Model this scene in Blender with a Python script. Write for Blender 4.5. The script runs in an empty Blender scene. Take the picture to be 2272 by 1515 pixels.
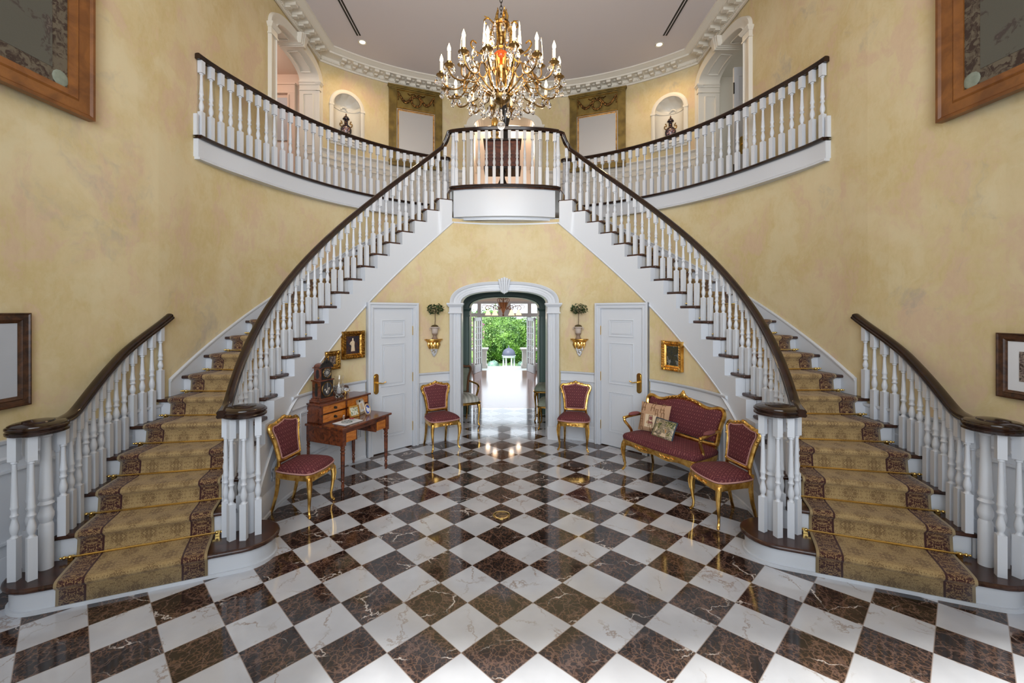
import bpy, math, random
from math import sin, cos, pi, sqrt, atan2, radians, degrees, exp, floor, ceil, hypot
from mathutils import Vector, Matrix

SC = bpy.context.scene
COL = SC.collection
RND = random.Random(7)

# ------------------------------------------------------------------ camera, world, lights, exposure
W_PX, H_PX, F_PX = 2272, 1515, 960.0
X0, Y0 = 1119.0, 688.0                      # where the level optical axis meets the 2272x1515 frame
cam = bpy.data.cameras.new('camera')
cam.sensor_width = 36.0
cam.lens = F_PX / W_PX * 36.0
cam.shift_x = (W_PX / 2 - X0) / W_PX
cam.shift_y = -(H_PX / 2 - Y0) / W_PX
cam.clip_start, cam.clip_end = 0.05, 400
co = bpy.data.objects.new('camera', cam)
COL.objects.link(co)
co.location = (0, 0, 2.0)
co.rotation_euler = (pi / 2, 0, 0)
SC.camera = co

world = bpy.data.worlds.new('sky'); SC.world = world
world.use_nodes = True
_bg = world.node_tree.nodes['Background']
_bg.inputs['Color'].default_value = (0.80, 0.90, 1.0, 1)
_bg.inputs['Strength'].default_value = 2.6

def light(name, kind, loc, rot=(0, 0, 0), energy=100, color=(1, 1, 1), size=1, size_y=None, radius=None):
    l = bpy.data.lights.new(name, kind)
    l.energy = energy; l.color = color
    if kind == 'AREA':
        l.size = size
        if size_y: l.shape = 'RECTANGLE'; l.size_y = size_y
    elif kind == 'SUN': l.angle = radians(3)
    elif radius is not None: l.shadow_soft_size = radius
    o = bpy.data.objects.new(name, l); COL.objects.link(o)
    o.location = loc; o.rotation_euler = rot
    return o

# daylight over the garden, coming over the house roof
light('sun', 'SUN', (0, -20, 40), (radians(38), 0, radians(-20)), 5.0, (1.0, 0.97, 0.90))
# daylight through the tall windows of the entrance wall behind the camera
light('entrance_window_light', 'AREA', (0, -1.45, 4.1), (radians(90), 0, 0), 116, (0.92, 0.96, 1.0), 4.6, 3.8).data.spread = radians(91)
# upstairs hall lamps and the two side halls behind the arches
# the two recessed ceiling lights of the gallery
for _x, _y in ((-2.57, 7.80), (2.82, 7.87)):
    _s = light('downlight_beam', 'SPOT', (_x, _y, 6.82), energy=48, color=(1.0, 0.70, 0.36), radius=0.05).data
    _s.spot_size = radians(150); _s.spot_blend = 0.7
light('upper_hall_light', 'POINT', (0, 11.2, 6.2), energy=75, color=(1.0, 0.72, 0.52), radius=0.25)
light('side_hall_light', 'POINT', (-4.6, 7.3, 6.2), energy=22, color=(1.0, 0.78, 0.64), radius=0.2)
light('side_hall_light', 'POINT', (5.0, 7.4, 6.3), energy=5, color=(1.0, 0.9, 0.8), radius=0.2)
# unseen fill added left and right of the opening to brighten the garden room
for _x in (-2.3, 2.3): light('garden_room_fill', 'POINT', (_x, 10.0, 2.2), energy=32, color=(1.0, 0.89, 0.86), radius=0.15)
# daylight pouring from the garden doors into the far room
light('garden_door_light', 'AREA', (0, 14.2, 1.25), (radians(-90), 0, 0), 8, (0.86, 0.93, 1.0), 2.6, 2.0)

vs = SC.view_settings
vs.view_transform = 'Standard'
vs.look = 'None'
vs.gamma = 1.0
vs.exposure = 0.06
vs.use_curve_mapping = False

# ------------------------------------------------------------------ shader helpers
class S:
    def __init__(s, t, o): s.t, s.o = t, o
    def __add__(s, b): return mth(s.t, 'ADD', s, b)
    __radd__ = __add__
    def __sub__(s, b): return mth(s.t, 'SUBTRACT', s, b)
    def __rsub__(s, b): return mth(s.t, 'SUBTRACT', b, s)
    def __mul__(s, b): return mth(s.t, 'MULTIPLY', s, b)
    __rmul__ = __mul__
    def __truediv__(s, b): return mth(s.t, 'DIVIDE', s, b)
    def __lt__(s, b): return mth(s.t, 'LESS_THAN', s, b)
    def __gt__(s, b): return mth(s.t, 'GREATER_THAN', s, b)
def mth(t, op, *a):
    n = t.nodes.new('ShaderNodeMath'); n.operation = op
    for i, x in enumerate(a):
        if isinstance(x, S): t.links.new(x.o, n.inputs[i])
        else: n.inputs[i].default_value = x
    return S(t, n.outputs[0])
def fabs(a): return mth(a.t, 'ABSOLUTE', a)
def flo(a): return mth(a.t, 'FLOOR', a)
def fra(a): return mth(a.t, 'FRACT', a)
def fsin(a): return mth(a.t, 'SINE', a)
def fmin(a, b): return mth(a.t, 'MINIMUM', a, b)
def fmax(a, b): return mth(a.t, 'MAXIMUM', a, b)
def fsqrt(a): return mth(a.t, 'SQRT', a)
def step(a, e0, e1):                       # smoothstep of a between e0 and e1
    n = a.t.nodes.new('ShaderNodeMapRange'); n.interpolation_type = 'SMOOTHSTEP'
    a.t.links.new(a.o, n.inputs[0]); n.inputs[1].default_value = e0; n.inputs[2].default_value = e1
    return S(a.t, n.outputs[0])
def setin(t, sock, v):
    if isinstance(v, S): t.links.new(v.o, sock)
    elif isinstance(v, (tuple, list)): sock.default_value = (*v, 1) if len(v) == 3 and sock.type == 'RGBA' else v
    else: sock.default_value = v
def mix(t, f, a, b, mode='MIX'):
    n = t.nodes.new('ShaderNodeMix'); n.data_type = 'RGBA'; n.blend_type = mode
    setin(t, n.inputs[0], f); setin(t, n.inputs[6], a); setin(t, n.inputs[7], b)
    return S(t, n.outputs[2])
def noise(t, vec, scale, detail=3, rough=0.5, dist=0.0, col=False):
    n = t.nodes.new('ShaderNodeTexNoise')
    if vec is not None: t.links.new(vec.o, n.inputs['Vector'])
    n.inputs['Scale'].default_value = scale; n.inputs['Detail'].default_value = detail
    n.inputs['Roughness'].default_value = rough; n.inputs['Distortion'].default_value = dist
    return S(t, n.outputs['Color' if col else 'Fac'])
def voro(t, vec, scale, feature='DISTANCE_TO_EDGE', out='Distance'):
    n = t.nodes.new('ShaderNodeTexVoronoi'); n.feature = feature
    if vec is not None: t.links.new(vec.o, n.inputs['Vector'])
    n.inputs['Scale'].default_value = scale
    return S(t, n.outputs[out])
def comb(t, x, y, z=0.0):
    n = t.nodes.new('ShaderNodeCombineXYZ')
    for i, v in enumerate((x, y, z)): setin(t, n.inputs[i], v)
    return S(t, n.outputs[0])
def vadd(a, b, k=1.0):
    n = a.t.nodes.new('ShaderNodeVectorMath'); n.operation = 'MULTIPLY_ADD'
    a.t.links.new(b.o, n.inputs[0]); n.inputs[1].default_value = (k, k, k); a.t.links.new(a.o, n.inputs[2])
    return S(a.t, n.outputs[0])
def vmul(a, v):
    n = a.t.nodes.new('ShaderNodeVectorMath'); n.operation = 'MULTIPLY'
    a.t.links.new(a.o, n.inputs[0]); n.inputs[1].default_value = v
    return S(a.t, n.outputs[0])
def coords(t, which):
    if which == 'world':
        n = t.nodes.new('ShaderNodeNewGeometry'); return S(t, n.outputs['Position'])
    n = t.nodes.new('ShaderNodeTexCoord'); return S(t, n.outputs[{'obj': 'Object', 'uv': 'UV'}[which]])
def xyz(v):
    n = v.t.nodes.new('ShaderNodeSeparateXYZ'); v.t.links.new(v.o, n.inputs[0])
    return [S(v.t, o) for o in n.outputs]
MATS = {}
def mat(name, color=(0.8, 0.8, 0.8), rough=0.5, metal=0.0, fn=None, bump=None, **kw):
    if name in MATS: return MATS[name]
    m = bpy.data.materials.new(name); m.use_nodes = True
    t = m.node_tree; p = t.nodes['Principled BSDF']
    p.inputs['Roughness'].default_value = rough; p.inputs['Metallic'].default_value = metal
    for k, v in kw.items(): setin(t, p.inputs[k.replace('_', ' ')], v)
    r = fn(t) if fn else None
    if isinstance(r, tuple) and len(r) == 2 and isinstance(r[0], S): col, rg = r; setin(t, p.inputs['Roughness'], rg)
    else: col = r if r is not None else color
    setin(t, p.inputs['Base Color'], col)
    if bump:
        h, st, ds = bump(t)
        b = t.nodes.new('ShaderNodeBump'); b.inputs['Strength'].default_value = st; b.inputs['Distance'].default_value = ds
        t.links.new(h.o, b.inputs['Height']); t.links.new(b.outputs[0], p.inputs['Normal'])
    MATS[name] = m
    return m

# ------------------------------------------------------------------ materials
def _wall(t):
    p = coords(t, 'world')
    q = vadd(p, noise(t, p, 1.6, 4, 0.6, col=True), 0.5)
    a = noise(t, q, 1.25, 5, 0.66); b = noise(t, vmul(q, (1.0, 1.0, 0.6)), 2.3, 6, 0.70, 0.4)
    c = noise(t, vmul(q, (1, 1, 0.62)), 0.9, 6, 0.70, 0.5); d = noise(t, vmul(p, (5, 5, 2.6)), 5.0, 5, 0.66)
    col = mix(t, step(a, 0.38, 0.62), (0.565, 0.445, 0.220), (0.645, 0.535, 0.325))
    col = mix(t, step(b, 0.50, 0.62) * 0.8, col, (0.60, 0.43, 0.30))
    col = mix(t, step(b, 0.50, 0.34) * 0.5, col, (0.67, 0.59, 0.385))
    col = mix(t, step(c, 0.585, 0.70) * 0.62, col, (0.37, 0.335, 0.285))
    return mix(t, step(d, 0.35, 0.65) * 0.25, col, (0.69, 0.56, 0.345))
M_WALL = mat('mottled_yellow_plaster', rough=0.72, fn=_wall)
M_WHITE = mat('white_trim_paint', (0.61, 0.635, 0.68), 0.34)
M_WARMW = mat('warm_white_trim_paint', (0.72, 0.68, 0.60), 0.4)
M_CEIL = mat('ceiling_paint', (0.74, 0.70, 0.73), 0.8)
M_PINK = mat('pinkish_hall_paint', (0.72, 0.56, 0.46), 0.7)
M_GREEN = mat('deep_green_surface', (0.085, 0.15, 0.13), 0.45)  # one dark green for the passage walls and the inner arch
M_CREAM = mat('cream_room_paint', (0.84, 0.78, 0.72), 0.7)
M_ORANGE = mat('amber_hall_wall', (0.78, 0.46, 0.18), 0.7)  # amber over the lower part of the upstairs hall walls
def woodfn(c0, c1, sc=(14, 14, 1.6), contrast=1.0):
    def fn(t):
        p = coords(t, 'obj')
        q = vadd(p, noise(t, p, 3, 2, col=True), 0.12)
        a = noise(t, vmul(q, sc), 1.6, 5, 0.62, 0.6)
        return mix(t, step(a, 0.5 - 0.22 / contrast, 0.5 + 0.22 / contrast), c0, c1)
    return fn
M_MAHOG = mat('dark_mahogany', rough=0.16, fn=woodfn((0.007, 0.003, 0.002), (0.030, 0.011, 0.006), (9, 9, 9)), Coat_Weight=0.1, Coat_Roughness=0.1)
M_TREAD = mat('dark_stained_tread', rough=0.22, fn=woodfn((0.022, 0.009, 0.006), (0.075, 0.030, 0.018), (9, 9, 9)))
M_CHERRY = mat('polished_cherry', rough=0.2, fn=woodfn((0.045, 0.010, 0.004), (0.20, 0.048, 0.014), (3, 14, 14)), Coat_Weight=0.4, Coat_Roughness=0.1)
M_HONEY = mat('satinwood_drawer', rough=0.22, fn=woodfn((0.36, 0.10, 0.012), (0.62, 0.21, 0.03), (5, 9, 22)), Coat_Weight=0.4, Coat_Roughness=0.1)
M_OAK = mat('oiled_oak_frame', rough=0.35, fn=woodfn((0.13, 0.042, 0.007), (0.26, 0.095, 0.018), (3, 3, 3)))
M_BURL = mat('burl_frame', rough=0.3, fn=woodfn((0.020, 0.008, 0.004), (0.10, 0.040, 0.016), (12, 12, 12)))
M_EBONY = mat('ebonised_wood', (0.012, 0.010, 0.010), 0.3)
def _planks(t):
    x, y, z = xyz(coords(t, 'world'))
    i = flo(y / 0.09); r = fra(fsin(i * 12.9898) * 43758.5)
    n = noise(t, comb(t, x * 1.2 + r * 9, y * 14, r * 5), 3, 4)
    c = mix(t, n, (0.16, 0.055, 0.022), (0.36, 0.14, 0.06))
    return mix(t, r * 0.5, c, (0.22, 0.08, 0.035))
M_FARWOOD = mat('hardwood_floor', rough=0.14, fn=lambda t: _planks(t))
def _gilt(t):
    p = coords(t, 'obj'); n = noise(t, p, 16, 3, 0.55)
    return mix(t, step(n, 0.34, 0.6), (0.54, 0.28, 0.058), (0.90, 0.57, 0.17))
M_GILT = mat('antique_gilding', rough=0.27, metal=1.0, fn=_gilt)
M_OLDGILT = mat('dark_antique_gilding', rough=0.32, metal=1.0, fn=lambda t: mix(t, step(noise(t, coords(t, 'obj'), 45, 4), 0.38, 0.62), (0.22, 0.105, 0.022), (0.60, 0.35, 0.085)))
M_BRASS = mat('polished_brass', (0.86, 0.60, 0.20), 0.16, 1.0)
M_OLDBR = mat('aged_brass', rough=0.32, metal=1.0, fn=lambda t: mix(t, step(noise(t, coords(t, 'obj'), 18, 3), 0.38, 0.62), (0.13, 0.075, 0.025), (0.46, 0.28, 0.10)))
M_IRON = mat('dark_iron', (0.035, 0.028, 0.022), 0.4, 0.7)
M_BRONZE = mat('rust_bronze', (0.22, 0.11, 0.06), 0.4, 0.6)
M_BLACK = mat('black_slot', (0.01, 0.01, 0.01), 0.6)
M_GLASS = mat('cut_crystal', (1, 1, 1), 0.0, Transmission_Weight=1.0, IOR=1.52)
M_PANE = mat('window_pane', (1, 1, 1), 0.0, Transmission_Weight=1.0, IOR=1.02)
M_AMBER = mat('amber_glass', (0.80, 0.16, 0.02), 0.12, Transmission_Weight=0.45, IOR=1.45)
M_CANDLE = mat('candle_sleeve', (0.86, 0.80, 0.68), 0.5)
M_FLAME = mat('candle_bulb', (1, 0.8, 0.5), 0.3, Emission_Color=(1.0, 0.72, 0.38), Emission_Strength=11.0)
M_LAMPGL = mat('lit_alabaster_shade', (0.95, 0.8, 0.6), 0.4, Emission_Color=(1.0, 0.62, 0.32), Emission_Strength=1.7)
M_DOWNL = mat('downlight_bulb', (1, 0.9, 0.7), 0.3, Emission_Color=(1.0, 0.85, 0.6), Emission_Strength=3.0)
M_OLIVE = mat('olive_gilt_frame', rough=0.4, metal=0.25, fn=lambda t: mix(t, step(noise(t, coords(t, 'obj'), 5, 4), 0.35, 0.65), (0.13, 0.085, 0.018), (0.24, 0.16, 0.035)))
M_DKGILT = mat('dark_gilt_carving', rough=0.35, metal=0.9, fn=lambda t: mix(t, step(noise(t, coords(t, 'obj'), 40, 3), 0.4, 0.6), (0.05, 0.025, 0.012), (0.34, 0.17, 0.05)))
M_MIRROR = mat('antique_mirror', rough=0.22, metal=0.75, fn=lambda t: mix(t, step(noise(t, coords(t, 'obj'), 60, 2), 0.74, 0.78), (0.72, 0.73, 0.72), (0.25, 0.24, 0.22)))
M_STONE = mat('pale_stone', rough=0.8, fn=lambda t: mix(t, noise(t, coords(t, 'obj'), 6, 4), (0.50, 0.46, 0.42), (0.68, 0.64, 0.60)))
M_PAVE = mat('pale_terrace_paving', rough=0.6, fn=lambda t: mix(t, noise(t, coords(t, 'world'), 1.5, 4), (0.62, 0.66, 0.62), (0.80, 0.80, 0.76)))
M_SLATE = mat('blue_grey_dome', (0.075, 0.08, 0.13), 0.5)
M_LAWN = mat('garden_lawn', (0.10, 0.20, 0.05), 0.9)
def leafmat(n, a, b, sc=3.0):
    return mat(n, rough=0.5, fn=lambda t: mix(t, step(noise(t, coords(t, 'obj'), sc, 3), 0.3, 0.7), a, b))
M_LEAF = leafmat('tree_leaves', (0.030, 0.095, 0.018), (0.20, 0.38, 0.06), 0.9)
M_LEAF2 = leafmat('pale_tree_leaves', (0.10, 0.22, 0.05), (0.34, 0.48, 0.16), 0.9)
M_LEAF3 = leafmat('blue_green_leaves', (0.10, 0.20, 0.16), (0.26, 0.40, 0.32), 2)
M_PETAL = mat('magenta_blossom', (0.55, 0.08, 0.38), 0.6)
M_POTLEAF = leafmat('potted_leaves', (0.006, 0.026, 0.006), (0.022, 0.065, 0.014), 20)
M_BARK = mat('bark', (0.10, 0.06, 0.035), 0.8)
M_POT = mat('weathered_urn', rough=0.7, fn=lambda t: mix(t, noise(t, coords(t, 'obj'), 14, 4), (0.36, 0.27, 0.22), (0.62, 0.54, 0.48)))
M_POTDK = mat('weathered_urn_foot', (0.25, 0.17, 0.12), 0.7)
M_MOSS = mat('moss', (0.07, 0.045, 0.012), 0.9)
M_SILVERG = mat('silvered_grapes', (0.62, 0.63, 0.66), 0.4, 0.35)
M_PAPER = mat('white_mat_board', (0.74, 0.76, 0.80), 0.6)
M_GREYPR = mat('grey_print', rough=0.6, fn=lambda t: mix(t, noise(t, coords(t, 'obj'), 2.5, 3), (0.38, 0.41, 0.46), (0.52, 0.55, 0.60)))
M_INK = mat('dark_ink', (0.03, 0.03, 0.035), 0.6)
M_BRAID = mat('dusty_pink_braid', (0.50, 0.27, 0.24), 0.8)
M_SAGE = mat('sage_upholstery', rough=0.8, fn=lambda t: mix(t, noise(t, coords(t, 'obj'), 30, 3), (0.16, 0.19, 0.15), (0.30, 0.33, 0.26)))
M_SILK = mat('striped_silk', rough=0.5, fn=lambda t: mix(t, step(fsin(xyz(coords(t, 'obj'))[0] * 90), -0.2, 0.6), (0.42, 0.42, 0.38), (0.60, 0.60, 0.55)))
def _vase(t):
    p = coords(t, 'obj'); n = noise(t, p, 22, 4, 0.6, col=True); x, y, z = xyz(p)
    r = fsqrt(x * x + (z - 0.17) * (z - 0.17) * 0.8)
    c = mix(t, step(noise(t, p, 30, 3), 0.5, 0.62), (0.012, 0.010, 0.022), (0.26, 0.11, 0.025))
    pic = mix(t, step(noise(t, p, 34, 3), 0.42, 0.60), (0.035, 0.022, 0.05), mix(t, 0.55, n, (0.42, 0.14, 0.08)))
    return mix(t, (r < 0.072) * (y < 0.0), c, pic)
M_COBALT = mat('cobalt_porcelain', rough=0.12, fn=lambda t: _vase(t))
def _marble(t):
    P = coords(t, 'world'); x, y, z = xyz(P)
    xs = x + 0.035
    xs = xs * (1.0 - (xs > 0.0) * 0.0607)                 # the tiling is a little wider on the settee side
    u = xs / 0.4335; v = (y - 3.175) / 0.433
    a = u + v; b = u - v; ia = flo(a); ib = flo(b)
    h = fra(fsin(ia * 12.9898 + ib * 78.233) * 43758.5453)
    h2 = fra(fsin(ia * 39.425 + ib * 11.135) * 24634.63)
    dark = fabs(mth(t, 'MODULO', ia + ib, 2.0))
    q = comb(t, x + h * 13, y + h2 * 17, h * 5)
    w = vadd(q, noise(t, q, 5.0, 4, 0.6, col=True), 0.22)
    w2 = vadd(q, noise(t, q, 14.0, 3, 0.6, col=True), 0.06)
    e1 = voro(t, vmul(w, (1, 0.6, 1)), 9.0); e2 = voro(t, w2, 28.0); e3 = voro(t, vmul(w, (0.5, 1.3, 1)), 3.1)
    n1 = noise(t, w, 6, 5, 0.65)
    base = mix(t, step(n1, 0.30, 0.72), (0.009, 0.006, 0.0065), (0.042, 0.025, 0.021))
    base = mix(t, h * 0.3, base, (0.06, 0.040, 0.035))
    base = mix(t, (1.0 - step(e2, 0.0, 0.11)) * step(n1, 0.33, 0.58) * 0.8, base, (0.19, 0.105, 0.066))
    base = mix(t, (1.0 - step(e1, 0.0, 0.06)) * 0.5, base, (0.22, 0.13, 0.10))
    base = mix(t, (1.0 - step(e3, 0.0, 0.018)) * step(noise(t, q, 3, 2), 0.5, 0.62), base, (0.68, 0.62, 0.58))
    wc = mix(t, step(noise(t, q, 3.2, 4), 0.3, 0.7), (0.51, 0.53, 0.58), (0.605, 0.63, 0.685))
    w3 = vadd(q, noise(t, q, 3.5, 5, 0.7, col=True), 0.30)
    ve = voro(t, vmul(w3, (1.0, 0.7, 1)), 2.6)
    wc = mix(t, (1.0 - step(ve, 0.0, 0.022)) * step(noise(t, q, 4, 2), 0.42, 0.60) * 0.75, wc, (0.28, 0.20, 0.15))
    wc = mix(t, h2 * 0.22, wc, (0.49, 0.485, 0.50))
    c = mix(t, dark, wc, base)
    fa = fra(a); fb = fra(b)
    g = fmin(fmin(fa, 1.0 - fa), fmin(fb, 1.0 - fb))
    return mix(t, (g < 0.0075) * 0.8, c, (0.33, 0.27, 0.24))
M_FLOOR = mat('checkered_marble', rough=0.075, fn=_marble, Specular_IOR_Level=0.62)
def _damask(t):                                            # burgundy upholstery with pink ogee lattice and rosettes
    x, y, z = xyz(coords(t, 'uv'))
    U = x / 0.058; V = y / 0.082
    fu = fra(U) - 0.5; fv = fra(V) - 0.5; gu = fra(U + 0.5) - 0.5; gv = fra(V + 0.5) - 0.5
    d1 = fabs(fu) + fabs(fv); d2 = fabs(gu) + fabs(gv)
    lat = fmin(fabs(d1 - 0.5), fabs(d2 - 0.5)); d = fmin(d1, d2)
    ros = (d < 0.19) * 0.85
    tip = (fabs(d - 0.29) < 0.022) * 0.4
    n = noise(t, comb(t, x, y), 8, 2); n2 = noise(t, comb(t, x, y), 180, 2)
    base = mix(t, n, (0.058, 0.005, 0.010), (0.100, 0.008, 0.018))
    k = fmax(fmax((lat < 0.045) * 0.9, ros), tip) * step(n2, 0.30, 0.50)
    return mix(t, k * 0.66, base, (0.33, 0.115, 0.105))
M_DAMASK = mat('burgundy_damask', rough=0.8, fn=_damask)
def _runner(t):
    u, v, z = xyz(coords(t, 'uv'))                        # u 0..0.80 across, v metres along
    nz = noise(t, comb(t, u, v), 70, 3)
    def tri(x): return fabs(fra(x) - 0.5) * 2.0           # mirrored repeat
    def orn(a, b, sc, off):                               # symmetrical scrolls: folded coordinates, warped noise bands
        p = comb(t, a, b, off); q = vadd(p, noise(t, p, sc * 0.55, 2, 0.5, col=True), 1.1 / sc)
        n = noise(t, q, sc, 2, 0.5, 1.2)
        return fabs(n - 0.5)
    field = mix(t, nz, (0.36, 0.235, 0.095), (0.52, 0.37, 0.175))
    fu = tri((u - 0.40) / 0.172); fv = tri(v / 0.30)
    gu = tri((u - 0.40) / 0.172 + 0.5); gv = tri(v / 0.30 + 0.5)
    a = orn(fu * 0.086, fv * 0.15, 46.0, 0.0)
    r1 = fsqrt(fu * fu + fv * fv * 2.2); r2 = fsqrt(gu * gu + gv * gv * 2.2); r = fmin(r1, r2)
    stem = (1.0 - step(a, 0.018, 0.040)) * 0.8
    flower = (r < 0.52) * step(fabs(fsin(r * 9.0 + mth(t, 'ARCTAN2', fv, fu) * 5.0 + noise(t, comb(t, fu, fv), 6.0, 3) * 9.0)), 0.50, 0.80) * 0.85
    m = fmax(stem, flower)
    field = mix(t, m * 0.78, field, (0.115, 0.055, 0.020))
    e = fmin(u, 0.80 - u)
    b = orn(fabs(e - 0.079), tri(v / 0.24) * 0.12, 50.0, 3.0)
    bord = mix(t, step(b, 0.045, 0.075), (0.33, 0.20, 0.09), (0.060, 0.014, 0.012))
    col = mix(t, (e > 0.016) * (e < 0.142), field, bord)
    col = mix(t, (fabs(e - 0.143) < 0.006), col, (0.050, 0.012, 0.012))
    col = mix(t, (e < 0.016), col, (0.44, 0.32, 0.16))
    return mix(t, nz * 0.22, col, (0.03, 0.018, 0.008))
M_RUNNER = mat('patterned_wool_runner', rough=0.95, fn=_runner, Sheen_Weight=0.12,
               bump=lambda t: (noise(t, coords(t, 'uv'), 350, 2), 0.25, 0.004))
def _tapestry(t):
    p = coords(t, 'obj'); n = noise(t, vadd(p, noise(t, p, 5, 3, col=True), 0.2), 4.5, 5, 0.65, 0.5)
    f = noise(t, vmul(p, (60, 60, 60)), 3, 2)
    c = mix(t, noise(t, p, 1.3, 2), (0.085, 0.080, 0.062), (0.128, 0.120, 0.092))
    c = mix(t, step(n, 0.585, 0.64) * 0.75, c, (0.055, 0.030, 0.028))
    c = mix(t, step(n, 0.66, 0.70) * 0.8, c, (0.17, 0.14, 0.11))
    return mix(t, f * 0.3, c, (0.05, 0.05, 0.045))
M_TAP = mat('woven_tapestry', rough=0.9, fn=_tapestry)
def _tapb(t):
    p = coords(t, 'obj'); n = noise(t, vadd(p, noise(t, p, 12, 3, col=True), 0.12), 16, 3, 0.6, 1.0)
    return mix(t, step(n, 0.40, 0.60), (0.045, 0.026, 0.018), (0.135, 0.11, 0.075))
M_TAPB = mat('tapestry_border', rough=0.9, fn=_tapb)
def paintmat(n, stops, sc=8):
    def fn(t):
        p = coords(t, 'obj'); q = vadd(p, noise(t, p, sc, 4, col=True), 0.06)
        f = noise(t, q, sc, 5, 0.65, 0.4)
        c = stops[0]
        for i, s in enumerate(stops[1:]):
            lo = 0.36 + 0.28 * i / max(1, len(stops) - 1); c = mix(t, step(f, lo, lo + 0.07), c, s)
        return c
    return mat(n, rough=0.5, fn=fn)
M_ART_DK = paintmat('dark_interior_painting', [(0.008, 0.008, 0.012), (0.02, 0.018, 0.03), (0.06, 0.02, 0.015), (0.015, 0.012, 0.02)], 14)
M_ART_SM = paintmat('small_figure_painting', [(0.06, 0.02, 0.015), (0.03, 0.02, 0.02), (0.30, 0.24, 0.20), (0.12, 0.08, 0.08)], 28)
M_ART_WD = paintmat('woodland_painting', [(0.012, 0.014, 0.012), (0.05, 0.045, 0.02), (0.018, 0.022, 0.02), (0.22, 0.22, 0.19)], 14)
M_NEEDLE = paintmat('needlepoint_scene', [(0.02, 0.03, 0.012), (0.14, 0.14, 0.035), (0.45, 0.36, 0.22), (0.05, 0.035, 0.02), (0.55, 0.46, 0.34), (0.40, 0.20, 0.06)], 15)
M_TAN = mat('tan_linen', rough=0.9, fn=lambda t: mix(t, noise(t, coords(t, 'obj'), 20, 3), (0.42, 0.25, 0.14), (0.52, 0.33, 0.20)))
M_TANDK = mat('brown_chair_print', (0.20, 0.10, 0.045), 0.9)
M_IVORY = mat('ivory_patch', (0.66, 0.52, 0.36), 0.85)
M_BLUEC = mat('blue_piping', (0.03, 0.05, 0.08), 0.7)
M_BLUE = mat('blue_cameo', (0.02, 0.07, 0.45), 0.3)
M_PHOTO = paintmat('colour_photograph', [(0.08, 0.14, 0.04), (0.55, 0.55, 0.40), (0.75, 0.74, 0.66), (0.03, 0.03, 0.03), (0.5, 0.35, 0.08)], 22)
M_CHAMP = mat('champagne_frame', (0.62, 0.50, 0.36), 0.35, 0.5)
M_DIAL = mat('dark_dial', (0.05, 0.05, 0.055), 0.35, 0.3)
M_SILVER = mat('silvered_metal', (0.66, 0.64, 0.60), 0.3, 0.9)
M_RED = mat('red_bead', (0.30, 0.02, 0.02), 0.3)
M_JADE = mat('green_grey_beads', rough=0.3, fn=lambda t: mix(t, step(noise(t, coords(t, 'obj'), 90, 1), 0.45, 0.55), (0.03, 0.08, 0.06), (0.42, 0.40, 0.36)))
M_WAX = mat('white_wax', (0.86, 0.86, 0.86), 0.6)

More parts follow.
